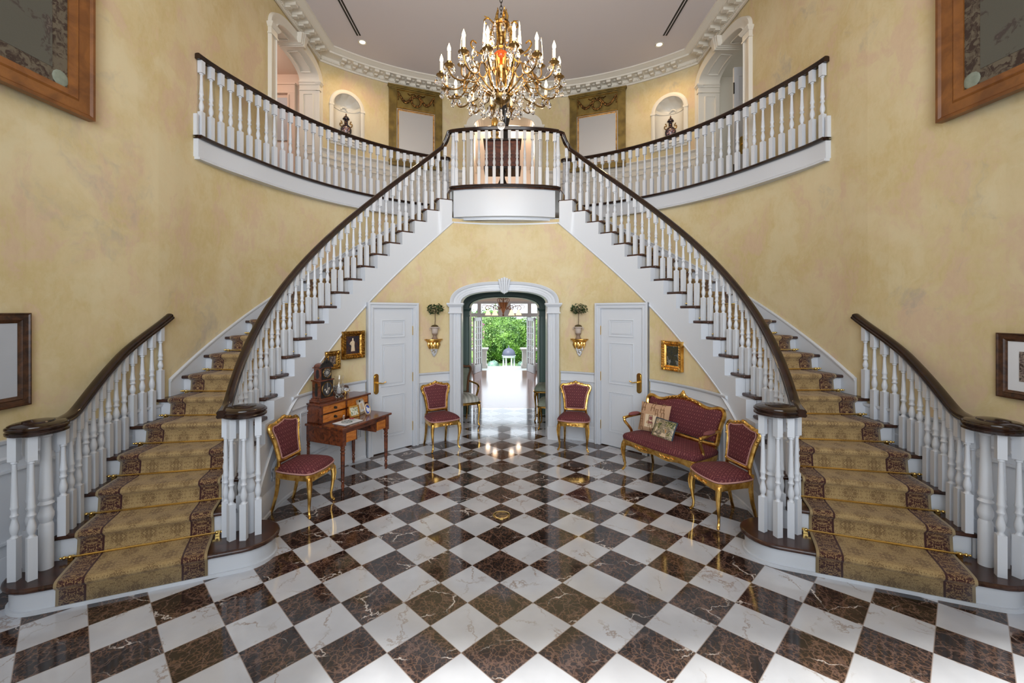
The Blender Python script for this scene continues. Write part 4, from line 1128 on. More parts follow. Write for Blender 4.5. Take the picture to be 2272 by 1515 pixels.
def gallery_railing(side, label):
    t = thing('gallery_railing', label, 'railing', (*side_pt(-3.25, 4.7, side), FL2))
    A, B = 3.352, 3.752
    m = MB(); m.sweep(RAILP, [(*EP(A + gx(p) * .8, B, p), 4.812) for p in frange(4.3, 71.5, 70)]); 
    x, y = EP(A, B, 71.5); m.lathe([(.02, -.03), (.06, -.03), (.066, -.01), (.06, 0), (.066, .012), (.05, .03), (.02, .034)], 20, (x, y, 4.812))
    m.build('handrail', M_MAHOG, t, side=side, world=True, angle=40)
    n = 33
    for i in range(n):
        ph = lerp(5.2, 70.2, i / (n - 1)); x, y = EP(A + gx(ph) * .8, B, ph); x, y = side_pt(x, y, side)
        place(baluster_mesh(4.786 - FL2, 0.052), 'baluster', t, x, y, FL2, rz_at(x, y))
    x, y = EP(A, B, 71.5); place(newel_mesh(4.786 - FL2), 'newel_post', t, *side_pt(x, y, side), FL2, 0)
    m = MB(); x, y = EP(A + .07, B, 4.2); m.box((x + .005, y - .0, FL2 + .12), (.05, .03, .24)); m.build('end_block', M_WHITE, t, side=side, world=True)
gallery_railing(-1, 'upper gallery railing curving past the desk side arch and mirror')
gallery_railing(1, 'upper gallery railing curving past the settee side arch and mirror')
t = thing('balcony_railing', 'bowed balcony railing under the chandelier over the central arch', 'railing', (0, 6.68, FL2))
bp = [(-0.80, 6.772), (-0.60, 6.718), (-0.30, 6.678), (0, 6.664), (0.31, 6.678), (0.62, 6.718), (0.84, 6.785)]
def bez(ps, n):
    out = []
    for i in range(len(ps) - 1):
        p0, p1, p2, p3 = ps[max(0, i - 1)], ps[i], ps[i + 1], ps[min(len(ps) - 1, i + 2)]
        for j in range(n):
            u = j / n
            out.append(tuple(0.5 * (2 * b + (-a + c) * u + (2 * a - 5 * b + 4 * c - d) * u * u + (-a + 3 * b - 3 * c + d) * u ** 3) for a, b, c, d in zip(p0, p1, p2, p3)))
    return out + [tuple(ps[-1])]
bc = bez(bp, 6)
m = MB(); m.sweep(RAILP, [(x, y, 4.797) for x, y in bc]); m.build('handrail', M_MAHOG, t, world=True, angle=40)
for s, (x, y) in ((-1, bp[0]), (1, bp[-1])): place(newel_mesh(4.77 - FL2), 'newel_post', t, x, y + .015, FL2, 0)
for i in range(14):
    x = lerp(-0.745, 0.785, i / 13); y = next(lerp(a[1], b[1], (x - a[0]) / (b[0] - a[0])) for a, b in zip(bc, bc[1:]) if a[0] <= x <= b[0])
    place(baluster_mesh(4.772 - FL2), 'baluster', t, x, y, FL2, 0)
# ------------------------------------------------------------------ panelled doors in the rounded wall
def panel_door(p0, p1, side, name, label, knob):
    (x0, y0), (x1, y1) = side_pt(*EP(WA - .02, WB - .02, p0), side), side_pt(*EP(WA - .02, WB - .02, p1), side)
    if side > 0: (x0, y0), (x1, y1) = (x1, y1), (x0, y0)
    w = hypot(x1 - x0, y1 - y0); rz = atan2(y1 - y0, x1 - x0)
    t = thing(name, label, 'door', ((x0 + x1) / 2, (y0 + y1) / 2, 0), rz, kind=SETTING)
    H = 2.025
    m = MB(); m.box((0, 0.0, H / 2 + .006), (w - .004, 0.05, H - .012))
    pan = [(1.62, 1.86), (0.93, 1.52), (0.22, 0.80)]; px = w * 0.285
    for z0, z1 in pan:
        for q, d in ((0.0, 0.014), (0.028, 0.006)):
            m.tube([(-px + q, -.026, z0 + q), (px - q, -.026, z0 + q), (px - q, -.026, z1 - q), (-px + q, -.026, z1 - q)], d, 4, closed=True)
        m.box((0, -.02, (z0 + z1) / 2), (2 * px - .075, 0.022, z1 - z0 - .075), top=1.0)
    m.build('door_panel', M_WHITE, t, angle=30, bevel=0.003)
    m = MB(); cw = 0.082
    for s in (-1, 1):
        for a, b, d in ((0, cw, .03), (.012, .03, .038), (cw - .028, cw, .05)):
            m.box((s * (w / 2 + (a + b) / 2), -.01 - d / 2 + .02, (H + (cw if b == cw else b)) / 2), (b - a, d + .06, H + (cw if b == cw else b)))
    for a, b, d in ((0, cw, .03), (.012, .03, .038), (cw - .028, cw, .05)):
        m.box((0, -.01 - d / 2 + .02, H + (a + b) / 2), (w + 2 * b - .001, d + .063, b - a))
    m.box((0, .10, H / 2), (w + .1, .04, H + .08))
    m.build('door_casing', M_WHITE, t, flat=True)
    kx = knob * (w / 2 - .05)
    m = MB(); pl = [(kx + .036 * cos(a), .98 + .105 * (1 if sin(a) > 0 else -1) + .036 * sin(a)) for a in [2 * pi * i / 24 for i in range(24)]]
    m.slab(pl, -.026, -.036); m.slab([(kx + (x - kx) * .72, .98 + (z - .98) * .86) for x, z in pl], -.036, -.041)
    m.tube([(kx, -.04, .995), (kx, -.085, .995), (kx - knob * .03, -.09, .997), (kx - knob * .07, -.088, .985), (kx - knob * .105, -.088, 1.0), (kx - knob * .118, -.088, 1.004)], [.011, .011, .010, .008, .007, .009], 8)
    m.build('door_handle', M_BRASS, t)
    for z in (1.70, 1.02, 0.30):
        m = MB(); m.tube([(-knob * (w / 2 + .004), -.035, z - .055), (-knob * (w / 2 + .004), -.035, z + .055)], .010, 8); m.ball((-knob * (w / 2 + .004), -.035, z + .06), .011, 8, 5); m.ball((-knob * (w / 2 + .004), -.035, z - .06), .011, 8, 5)
        m.build('hinge', M_BRASS, t)
panel_door(37.95, 53.6, -1, 'door_3', 'white panelled door with brass lever beside the writing desk', -1)
panel_door(37.95, 53.6, 1, 'door_4', 'white panelled door with brass lever beside the red settee', 1)

# ------------------------------------------------------------------ gilt chairs
def cabriole(mb, x, y, h, sx, sy, r=1.0):
    """front leg with knee, slim ankle and scroll foot; (sx, sy) is the outward direction"""
    pr = [(0.0, h, .026), (.012, h - .05, .027), (.018, h - .10, .024), (.012, h - .18, .018), (.000, h - .26, .0145), (-.006, .10, .0125), (-.002, .05, .012), (.010, .026, .014), (.022, .018, .013), (.026, .010, .010)]
    mb.tube([(x + sx * d, y + sy * d, z) for d, z, _ in pr], [q * r for _, _, q in pr], 9)
    mb.ball((x + sx * .022, y + sy * .022, .013), (.015 * r, .015 * r, .013), 8, 6)
    mb.ball((x + sx * .03, y + sy * .03, h - .04), (.012, .012, .026), 8, 6)
    mb.tube([(x + sx * .034, y + sy * .034, h - .02), (x + sx * .043, y + sy * .043, h - .09), (x + sx * .034, y + sy * .034, h - .17)], [.006, .008, .003], 6)
def seat_outline(wf, wb, d, n=40, bulge=.035):
    pts = []
    c = [(-wf / 2, -d / 2), (wf / 2, -d / 2), (wb / 2, d / 2), (-wb / 2, d / 2)]
    for i in range(4):
        a, b = c[i], c[(i + 1) % 4]; k = n // 4
        nx, ny = (b[1] - a[1]), -(b[0] - a[0]); L = hypot(nx, ny); nx /= L; ny /= L
        bl = bulge * (1.0 if i == 0 else 0.55 if i in (1, 3) else 0.1)
        for j in range(k):
            u = j / k; s = sin(pi * u)
            pts.append((lerp(a[0], b[0], u) + nx * bl * s, lerp(a[1], b[1], u) + ny * bl * s))
    # round the corners a little
    for _ in range(2): pts = [((pts[i - 1][0] + 2 * p[0] + pts[(i + 1) % len(pts)][0]) / 4, (pts[i - 1][1] + 2 * p[1] + pts[(i + 1) % len(pts)][1]) / 4) for i, p in enumerate(pts)]
    return pts
def cushion(out, z0, z1, dome, rings=6):
    """domed upholstered pad on an outline, with UVs in metres"""
    m = MB(); n = len(out); cx = sum(p[0] for p in out) / n; cy = sum(p[1] for p in out) / n
    rows = [(1.0, z0), (1.015, z0 + (z1 - z0) * .45), (0.99, z0 + (z1 - z0) * .85), (0.95, z1 + dome * .12), (0.86, z1 + dome * .42), (0.66, z1 + dome * .75), (0.4, z1 + dome * .94), (0.02, z1 + dome)]
    vs = []; uv = []; fs = []
    for k, z in rows:
        for (x, y) in out:
            p = (cx + (x - cx) * k, cy + (y - cy) * k, z); vs.append(p); uv.append((p[0] + 5, p[1] + 5 - (z if k >= .95 else z1) * .9))
    for j in range(len(rows) - 1):
        for i in range(n): i2 = (i + 1) % n; fs.append((j * n + i, j * n + i2, (j + 1) * n + i2, (j + 1) * n + i))
    fs.append(tuple(range(n - 1, -1, -1))); fs.append(tuple((len(rows) - 1) * n + i for i in range(n)))
    return m.add(vs, fs, uv)
def back_outline(w, z0, z1, crest=.05, n=48):
    """cartouche shaped back in (x, z)"""
    H = z1 - z0; half = []
    key = [(0.0, 0.0), (.30, 0.004), (.355, .03), (.36, .12), (.385, .35), (.415, .55), (.46, .70), (.497, .80), (.495, .88), (.45, .935), (.37, .93), (.28, .945), (.18, .975), (.08, 1.0), (0.0, 1.0 + crest / H * .3)]
    k2 = bez([(x * w, z0 + z * H) for x, z in key], 3)
    return [(x, z) for x, z in k2] + [(-x, z) for x, z in reversed(k2[1:-1])]
def slant(p, y0, z0, lean): return (p[0], y0 + p[1] + (p[2] - z0) * lean, p[2])
def back_pad(out, y0, zb, lean, th, rows=5):
    m = MB(); n = len(out); cx = 0; cz = sum(p[1] for p in out) / n
    R = [(1.0, 0.0), (.97, -th * .55), (.88, -th * .85), (.6, -th * 1.1), (.25, -th * 1.2), (.01, -th * 1.22)]
    vs = []; uv = []; fs = []
    for k, d in R:
        for (x, z) in out:
            p = (x * k, d, cz + (z - cz) * k); vs.append(slant(p, y0, zb, lean)); uv.append((p[0] + 5, p[2] + 5))
    for j in range(len(R) - 1):
        for i in range(n): i2 = (i + 1) % n; fs.append((j * n + i, j * n + i2, (j + 1) * n + i2, (j + 1) * n + i))
    fs.append(tuple((len(R) - 1) * n + i for i in range(n)))
    b0 = len(vs)
    for (x, z) in out: p = (x, .018, z); vs.append(slant(p, y0, zb, lean)); uv.append((x + 5, z + 5))
    for i in range(n): i2 = (i + 1) % n; fs.append((i2, i, b0 + i, b0 + i2))
    fs.append(tuple(b0 + i for i in range(n - 1, -1, -1)))
    return m.add(vs, fs, uv)
def leafy(mb, path, r, k=9):                                 # little overlapping carved leaves along a path
    P = [Vector(p) for p in path]
    for i in range(k):
        u = i / (k - 1) * (len(P) - 1); j = min(int(u), len(P) - 2); p = P[j].lerp(P[j + 1], u - j); t = (P[j + 1] - P[j]).normalized()
        a = atan2(t.z, t.x)
        mb.ball(p, (r * 1.25, r * .75, r * .6), 8, 6, Matrix.Rotation(-a + 0.5 * (-1) ** i, 3, 'Y'))
def make_chair(label, fabric=M_DAMASK, gilt=M_GILT):
    t = thing('side_chair', label, 'chair')
    W, WB2, D, SH = .44, .36, .40, .385
    for s in (-1, 1):
        m = MB(); cabriole(m, s * (W / 2 - .025), -D / 2 + .02, SH, s * .7, -.7); m.build('leg', gilt, t)
        m = MB(); m.tube([(s * (WB2 / 2 - .02), D / 2 - .02, SH + .05), (s * (WB2 / 2 - .02), D / 2 - .02, SH - .08), (s * (WB2 / 2 - .02), D / 2 - .005, .2), (s * (WB2 / 2 - .015), D / 2 + .03, .06), (s * (WB2 / 2 - .01), D / 2 + .05, .004)], [.021, .021, .018, .014, .015], 8); m.build('leg', gilt, t)
    out = seat_outline(W, WB2, D)
    m = MB(); n = len(out); vs = []; fs = []
    for i, (x, y) in enumerate(out):
        dz = .018 * (1 - abs(sin(2 * pi * 2 * i / n))) if i < n * .75 else 0
        for q, z in ((1.0, SH + .045), (1.02, SH + .02), (1.0, SH - .022 - dz), (.93, SH - .02 - dz), (.93, SH + .045)): vs.append((x * q, y * q, z))
    for i in range(n):
        i2 = (i + 1) % n
        for j in range(5): j2 = (j + 1) % 5; fs.append((i * 5 + j, i2 * 5 + j, i2 * 5 + j2, i * 5 + j2))
    m.add(vs, fs); leafy(m, [(-.07, -D / 2 - .036, SH + .002), (0, -D / 2 - .042, SH - .004), (.07, -D / 2 - .036, SH + .002)], .016, 7)
    m.build('seat_frame', gilt, t)
    cushion([(x * 1.01, y * 1.01) for x, y in out], SH + .03, SH + .068, .055).build('seat', fabric, t, angle=80)
    m = MB(); m.tube([(x * 1.024, y * 1.024, SH + .044) for x, y in out], .0075, 6, closed=True); m.build('braid', M_BRAID, t)
    z0, z1, y0, lean = .515, .895, D / 2 - .035, .20
    bo = back_outline(.43, z0, z1)
    m = MB(); m.tube([slant((x, 0, z), y0, z0, lean) for x, z in bo], .021, 8, closed=True)
    m.tube([slant((x * 1.02, -.012, z0 + (z - z0) * 1.015), y0, z0, lean) for x, z in bo], .010, 6, closed=True)
    for s in (-1, 1):
        m.tube([(s * (WB2 / 2 - .02), D / 2 - .02, SH + .02), (s * (WB2 / 2 - .022), D / 2 - .028, .46), slant((s * .152, 0, z0 + .03), y0, z0, lean)], [.021, .018, .017], 8)
        m.box((s * (WB2 / 2 - .02), D / 2 - .022, SH + .06), (.04, .04, .045))
    m.build('back_frame', gilt, t)
    m = MB(); top = [(x, z) for x, z in bo if z > z0 + .85 * (z1 - z0)]; top.sort()
    leafy(m, [slant((x, -.012, z + .012), y0, z0, lean) for x, z in top if abs(x) < .12], .020, 11)
    m.ball(slant((0, -.016, z1 + .02), y0, z0, lean), (.030, .018, .022), 10, 8)
    m.build('crest', gilt, t)
    for s in (-1, 1):
        m = MB(); leafy(m, [slant((s * x, -.012, z), y0, z0, lean) for x, z in ((.178, .87), (.208, .845), (.214, .80), (.20, .755))], .015, 6); m.build('shoulder_carving', gilt, t)
    pad = [(x * .86, z0 + .022 + (z - z0) * .905) for x, z in bo]
    back_pad(pad, y0 - .004, z0, lean, .024).build('backrest', fabric, t, angle=80)
    m = MB(); m.tube([slant((x, -.016, z), y0, z0, lean) for x, z in pad], .0065, 6, closed=True); m.build('braid', M_BRAID, t)
    return t
ch = make_chair('gilt red-damask side chair next to the writing desk, below the rising stairs')
GRP = 'gilt side chairs with burgundy damask'
ch['group'] = GRP
ch.location = (-2.02, 4.375, 0); ch.rotation_euler = (0, 0, frame_rz(.99, -.16))
dup_tree(ch, (-0.925, 6.33, 0), frame_rz(.50, -.86), 'gilt red-damask side chair between the arch and the door by the desk', GRP)
dup_tree(ch, (1.02, 6.31, 0), frame_rz(-.25, -.97), 'gilt red-damask side chair between the arch and the door by the settee', GRP)
dup_tree(ch, (2.10, 4.17, 0), frame_rz(-.985, -.17), 'gilt red-damask side chair beside the settee at the foot of the stairs', GRP)

# settee
def settee():
    t = thing('settee', 'gilt two-seat settee in burgundy damask with two pillows on it', 'settee', (1.945, 5.125, 0), frame_rz(-.855, -.518))
    W, D, SH = 1.02, .48, .36
    for s in (-1, 1):
        m = MB(); cabriole(m, s * (W / 2 - .03), -D / 2 + .02, SH, s * .6, -.8, 1.15); m.build('leg', M_GILT, t)
        m = MB(); m.tube([(s * (W / 2 - .07), D / 2 - .03, SH + .05), (s * (W / 2 - .07), D / 2 - .02, .2), (s * (W / 2 - .06), D / 2 + .02, .06), (s * (W / 2 - .055), D / 2 + .035, .004)], [.024, .021, .015, .016], 8); m.build('leg', M_GILT, t)
    out = seat_outline(W, W - .06, D, 64, .03)
    m = MB(); n = len(out); vs = []; fs = []
    for i, (x, y) in enumerate(out):
        dz = .022 * (0.5 + 0.5 * cos(2 * pi * 3 * i / (n / 4))) if i < n / 4 else .008
        for q, z in ((1.0, SH + .05), (1.012, SH + .02), (1.0, SH - .025 - dz), (.95, SH - .02 - dz), (.95, SH + .05)): vs.append((x * q, y * (1 + (q - 1) * 2.2), z))
    for i in range(n):
        i2 = (i + 1) % n
        for j in range(5): j2 = (j + 1) % 5; fs.append((i * 5 + j, i2 * 5 + j, i2 * 5 + j2, i * 5 + j2))
    m.add(vs, fs)
    for c in (-.18, .18): leafy(m, [(c - .08, -D / 2 - .030, SH + .002), (c, -D / 2 - .036, SH - .006), (c + .08, -D / 2 - .030, SH + .002)], .017, 7)
    m.build('seat_frame', M_GILT, t)
    cushion([(x * 1.005, y * 1.012) for x, y in out], SH + .03, SH + .095, .035).build('seat', M_DAMASK, t, angle=80)
    z0, z1, y0, lean = .49, .93, D / 2 - .05, .22
    H = z1 - z0
    key = [(0, .02), (.25, 0), (.44, .01), (.475, .05), (.482, .25), (.495, .5), (.515, .70), (.515, .82), (.485, .90), (.43, .90), (.36, .855), (.28, .87), (.2, .93), (.1, .985), (0, 1.0)]
    k2 = bez([(x * W, z0 + z * H) for x, z in key], 4); bo = k2 + [(-x, z) for x, z in reversed(k2[1:-1])]
    m = MB(); m.tube([slant((x, 0, z), y0, z0, lean) for x, z in bo], .024, 8, closed=True); m.tube([slant((x * 1.01, -.016, z0 + (z - z0) * 1.02), y0, z0, lean) for x, z in bo], .011, 6, closed=True)
    for s in (-1, 1): m.tube([(s * (W / 2 - .07), D / 2 - .03, SH + .02), slant((s * (W / 2 - .035), 0, z0 + .05), y0, z0, lean)], [.024, .022], 8)
    m.build('back_frame', M_GILT, t)
    m = MB(); top = sorted((x, z) for x, z in bo if abs(x) < .24 and z > z0 + .5 * H)
    leafy(m, [slant((x, -.018, z + .01), y0, z0, lean) for x, z in top], .021, 19)
    m.ball(slant((0, -.026, z1 + .035), y0, z0, lean), (.040, .026, .044), 12, 8); m.ball(slant((0, -.03, z1 + .078), y0, z0, lean), (.020, .016, .016), 8, 6)
    for s in (-1, 1): m.ball(slant((s * .045, -.026, z1 + .02), y0, z0, lean), (.028, .018, .022), 8, 6)
    m.build('crest', M_GILT, t)
    pad = [(x * .945, z0 + .03 + (z - z0) * .895) for x, z in bo]
    back_pad(pad, y0 - .004, z0, lean, .030).build('backrest', M_DAMASK, t, angle=80)
    for s in (-1, 1):
        X = s * (W / 2 - .005)
        m = MB(); m.tube(bez([slant((s * (W / 2 - .01), 0, .66), y0, z0, lean), (X + s * .015, .06, .655), (X + s * .03, -.08, .645), (X + s * .03, -.15, .635), (X + s * .025, -.168, .60), (X, -.12, .53), (X - s * .005, -.08, .47), (X - s * .005, -.075, SH + .01)], 4), .018, 8)
        m.ball((X + s * .03, -.165, .635), (.024, .026, .022), 10, 8)
        a = m.build('armrest', M_GILT, t)
        p = MB(); p.ball((X + s * .02, .0, .672), (.034, .10, .024), 14, 10); q = p.build('arm_pad', M_DAMASK, None); q.parent = a
settee()
# pillows on the settee
def pillow(w, h, th, n=14):
    m = MB(); vs = []; fs = []; N = n
    for sgn in (-1, 1):
        for i in range(N + 1):
            for j in range(N + 1):
                u, v = 2 * i / N - 1, 2 * j / N - 1
                k = 1 - 0.05 * (1 - v * v); k2 = 1 - 0.05 * (1 - u * u)
                vs.append((u * w / 2 * k, sgn * th / 2 * ((1 - u ** 4) * (1 - v ** 4)) ** .6 * -1 * -1, v * h / 2 * k2))
    o = (N + 1) ** 2
    for i in range(N):
        for j in range(N):
            a = i * (N + 1) + j; fs.append((a, a + N + 1, a + N + 2, a + 1)); fs.append((o + a + 1, o + a + N + 2, o + a + N + 1, o + a))
    return m.add(vs, fs)
def tilt(o, loc, rz, rx):
    o.rotation_mode = 'XYZ'; o.location = loc; o.rotation_euler = (rx, 0, rz); return o
_rz = frame_rz(-.855, -.518)
def on_settee(x, y, z):
    c, s = cos(_rz), sin(_rz); return (1.945 + c * x - s * y, 5.125 + s * x + c * y, z)
t = thing('pillow', 'large tan pillow with a printed chair picture on the settee', 'pillow', on_settee(-.27, .075, .655), _rz + radians(10)); t.rotation_euler = (radians(-16), 0, _rz + radians(10))
pillow(.40, .36, .10).build('cover', M_TAN, t, angle=80)
def fit_front(w, h, th, x, z): u, v = 2 * x / w, 2 * z / h; return -th / 2 * max(0, (1 - u ** 4) * (1 - v ** 4)) ** .6
def decal(parent, name, material, polys, w, h, th, off=.003):
    m = MB()
    for poly in polys:
        n = len(poly); m.add([(x, fit_front(w, h, th, x, z) - off, z) for x, z in poly] + [(x, fit_front(w, h, th, x, z) + .002, z) for x, z in poly], [tuple(range(n)), tuple(range(2 * n - 1, n - 1, -1))] + [((i + 1) % n, i, n + i, n + (i + 1) % n) for i in range(n)])
    return m.build(name, material, parent, flat=True)
def rect(cx, cz, w, h): return [(cx - w / 2, cz - h / 2), (cx + w / 2, cz - h / 2), (cx + w / 2, cz + h / 2), (cx - w / 2, cz + h / 2)]
def chair_glyph(cx, cz, k, filled):
    out = [rect(cx - .020 * k, cz - .028 * k, .005 * k, .04 * k), rect(cx + .020 * k, cz - .028 * k, .005 * k, .04 * k), rect(cx - .021 * k, cz + .03 * k, .005 * k, .06 * k), rect(cx + .015 * k, cz + .03 * k, .005 * k, .06 * k), rect(cx - .003 * k, cz + .062 * k, .042 * k, .006 * k), rect(cx, cz - .006 * k, .05 * k, .007 * k)]
    return out
prints = []
for (gx, gz, k) in ((-.135, .115, 1.0), (-.01, .125, 1.0), (.115, .12, 1.0), (-.145, -.03, .9), (-.14, -.125, .9), (.13, .02, .9), (.05, .06, .8), (.0, -.14, .9), (.12, -.12, .9)): prints += chair_glyph(gx, gz, k, False)
decal(t, 'print', M_TANDK, prints + chair_glyph(-.015, -.055, 1.25, True), .40, .36, .10, .006)
decal(t, 'ivory_patch', M_IVORY, [rect(-.02, -.045, .15, .155)], .40, .36, .10, .004)
decal(t, 'print', M_DAMASK, [[(-.015 + .018 * cos(a), -.01 + .024 * sin(a)) for a in [2 * pi * i / 14 for i in range(14)]], rect(-.015, -.062, .055, .016)], .40, .36, .10, .007)
t = thing('pillow', 'small needlepoint pillow with a pastoral scene and blue piping on settee', 'pillow', on_settee(-.05, -.02, .575), _rz - radians(6)); t.rotation_euler = (radians(-24), 0, _rz - radians(6))
pillow(.33, .24, .09).build('cover', M_NEEDLE, t, angle=80)
m = MB(); m.tube([(x * .99, 0, z * .985) for x, z in ([(lerp(-.165, .165, i / 12), -.12 + .006 * (1 - (2 * i / 12 - 1) ** 2)) for i in range(12)] + [(.165 - .008 * (1 - (2 * i / 9 - 1) ** 2), lerp(-.12, .12, i / 9)) for i in range(9)] + [(lerp(.165, -.165, i / 12), .12 - .006 * (1 - (2 * i / 12 - 1) ** 2)) for i in range(12)] + [(-.165 + .008 * (1 - (2 * i / 9 - 1) ** 2), lerp(.12, -.12, i / 9)) for i in range(9)])], .008, 6, closed=True); m.build('piping', M_BLUEC, t)
decal(t, 'stitched_figure', M_IVORY, [[(-.10, -.09), (-.05, -.09), (-.055, -.02), (-.07, .02), (-.085, -.01)], [(.0, -.085), (.09, -.085), (.08, -.05), (.03, -.04)]], .33, .24, .09)

# ------------------------------------------------------------------ writing desk and what stands on it
DRZ = frame_rz(.914, -.405); DC = (-1.885, 5.235)
def on_desk(x, y, z):
    c, s = cos(DRZ), sin(DRZ); return (DC[0] + c * x - s * y, DC[1] + s * x + c * y, z)
t = thing('writing_desk', 'cherry writing desk with satinwood drawers and turned legs', 'desk', (DC[0], DC[1], 0), DRZ)
DW, DD, DT = .80, .60, .70
for sx in (-1, 1):
    for sy in (-1, 1):
        m = MB(); m.lathe([(.012, 0), (.016, .006), (.012, .02), (.020, .05), (.015, .075), (.013, .09), (.021, .105), (.014, .12), (.020, .16), (.023, .36), (.022, .40), (.026, .415), (.018, .428), (.026, .445), (.026, .455), (.018, .465), (.024, .475), (.024, .50)], 14, (sx * (DW / 2 - .035), sy * (DD / 2 - .035), 0)); m.build('leg', M_CHERRY, t)
m = MB()
for sx in (-1, 1):
    m.box((sx * (DW / 2 - .022), 0, .585), (.025, DD - .06, .18))
    for sy in (-1, 1): m.box((sx * (DW / 2 - .035), sy * (DD / 2 - .035), .585), (.054, .054, .18))
m.box((0, DD / 2 - .025, .585), (DW - .06, .022, .18)); m.box((0, -DD / 2 + .03, .65), (DW - .06, .024, .05))
for sx in (-1, 1): m.box((sx * (DW / 2 - .235), -.02, .59), (.02, DD - .08, .15))
m.build('carcase', M_CHERRY, t, flat=True, bevel=.003)
MB().box((0, 0, DT - .012), (DW + .04, DD + .03, .026)).build('desk_top', M_CHERRY, t, flat=True, bevel=.006)
for sx in (-1, 1):
    d = MB().box((sx * (DW / 2 - .145), -DD / 2 + .028, .578), (.155, .03, .105)).build('drawer', M_HONEY, t, flat=True, bevel=.004)
UW, UD, UZ = .76, .26, .92
m = MB(); uy = DD / 2 - UD / 2 - .01
m.box((0, uy + UD / 2 - .01, (DT + UZ) / 2), (UW, .02, UZ - DT)); 
for x in (-UW / 2 + .01, UW / 2 - .01, 0): m.box((x, uy, (DT + UZ) / 2), (.02, UD, UZ - DT))
m.box((0, uy, DT + .008), (UW, UD, .016)); m.box((0, uy, (DT + UZ) / 2), (UW - .02, UD - .04, .012)); m.box((0, uy + .02, (DT + UZ) / 2), (UW - .03, UD - .06, UZ - DT - .02))
m.build('upper_case', M_CHERRY, t, flat=True, bevel=.002)
MB().box((0, uy - .005, UZ), (UW + .05, UD + .04, .022)).build('case_top', M_CHERRY, t, flat=True, bevel=.006)
MB().box((.06, DD / 2 - .015, UZ + .045), (UW * .55, .015, .07)).build('gallery_board', M_CHERRY, t, flat=True, bevel=.004)
for sx in (-1, 1):
    for z in (DT + .058, DT + .162):
        d = MB().box((sx * .19, uy - UD / 2 + .008, z), (.345, .02, .085)).build('drawer', M_HONEY, t, flat=True, bevel=.003)
        k = MB(); k.lathe([(.016, 0), (.017, .004), (.008, .008), (.006, .014), (.013, .020), (.014, .026), (.008, .031)], 14, (sx * .19, uy - UD / 2 - .002, z), Matrix.Rotation(pi / 2, 3, 'X')); q = k.build('knob', M_IRON, None); q.parent = d
UT = UZ + .012
# mantel clock
t = thing('mantel_clock', 'tall dark wooden clock with two glazed dials on the desk', 'clock', on_desk(-.235, uy + .01, UT), DRZ)
m = MB(); m.box((0, 0, .014), (.24, .17, .028)); m.box((0, 0, .036), (.215, .15, .02)); m.box((0, 0, .145), (.19, .13, .20)); m.box((0, 0, .250), (.215, .15, .014)); m.box((0, 0, .325), (.155, .115, .14)); m.box((0, 0, .397), (.185, .135, .012))
arcp = [(.085 * cos(a), .403 + .045 * sin(a)) for a in [pi * i / 14 for i in range(15)]]; m.slab(arcp, -.05, .055)
m.build('case', M_CHERRY, t, flat=True, bevel=.003)
m = MB(); m.box((0, -.066, .145), (.178, .006, .19)); m.box((0, -.058, .325), (.146, .006, .13))
m.slab([(.082 * cos(a), .40 + .052 * sin(a)) for a in [pi * i / 14 for i in range(15)]], -.068, -.055)
for i in range(9): a = pi * (i + .5) / 9; m.ball((.085 * cos(a), -.062, .403 + .055 * sin(a)), (.014, .010, .016), 7, 5)
m.ball((0, -.062, .472), (.026, .011, .024), 8, 6); m.ball((0, -.062, .497), (.013, .008, .013), 8, 6)
for s in (-1, 1):
    m.ball((s * .03, -.062, .466), (.02, .01, .014), 8, 6); m.ball((s * .09, -.06, .405), (.014, .012, .012), 8, 6)
    for z, hh in ((.145, .15), (.325, .10)): m.slab([(.022 * cos(a), z + (hh / 2 - .02) * (1 if sin(a) >= 0 else -1) + .022 * sin(a)) for a in [2 * pi * i / 20 for i in range(20)]], 0, .006, lambda p, s=s, z=z: (s * ((.095 if z < .2 else .0775) + p[1] * .3), p[0], p[2]))
m.build('carved_front', M_EBONY, t, angle=50)
def disc(mb, x, z, r, y0, y1, n=28): mb.slab([(x + r * cos(2 * pi * i / n), z + r * sin(2 * pi * i / n)) for i in range(n)], y0, y1)
m = MB(); disc(m, 0, .335, .052, -.0615, -.068); m.build('dial', M_DIAL, t, flat=True)
m = MB()
for i in range(12):
    a = 2 * pi * i / 12; m.box((.040 * sin(a), -.069, .335 + .040 * cos(a)), (.006, .003, .016), ry=a)
m.box((.0, -.0705, .345), (.004, .002, .03)); m.box((.012, -.0705, .335), (.026, .002, .004)); disc(m, 0, .335, .024, -.068, -.0695); m.build('numeral_ring', M_SILVER, t, flat=True)
m = MB(); m.tube([(.056 * cos(2 * pi * i / 28), -.068, .335 + .056 * sin(2 * pi * i / 28)) for i in range(28)], .005, 6, closed=True); m.tube([(.076 * cos(2 * pi * i / 32), -.072, .145 + .082 * sin(2 * pi * i / 32)) for i in range(32)], .006, 6, closed=True); m.build('bezel', M_OLDBR, t)
m = MB(); m.slab([(.074 * cos(2 * pi * i / 28), .145 + .080 * sin(2 * pi * i / 28)) for i in range(28)], -.069, -.071); m.build('pendulum_window', M_DIAL, t, flat=True)
m = MB(); m.box((0, -.0735, .175), (.008, .003, .09)); m.ball((0, -.073, .112), (.022, .006, .024), 12, 8); m.ball((-.03, -.073, .14), (.012, .004, .014), 8, 6); m.ball((.025, -.073, .145), (.014, .004, .018), 8, 6); m.build('pendulum', M_SILVER, t)
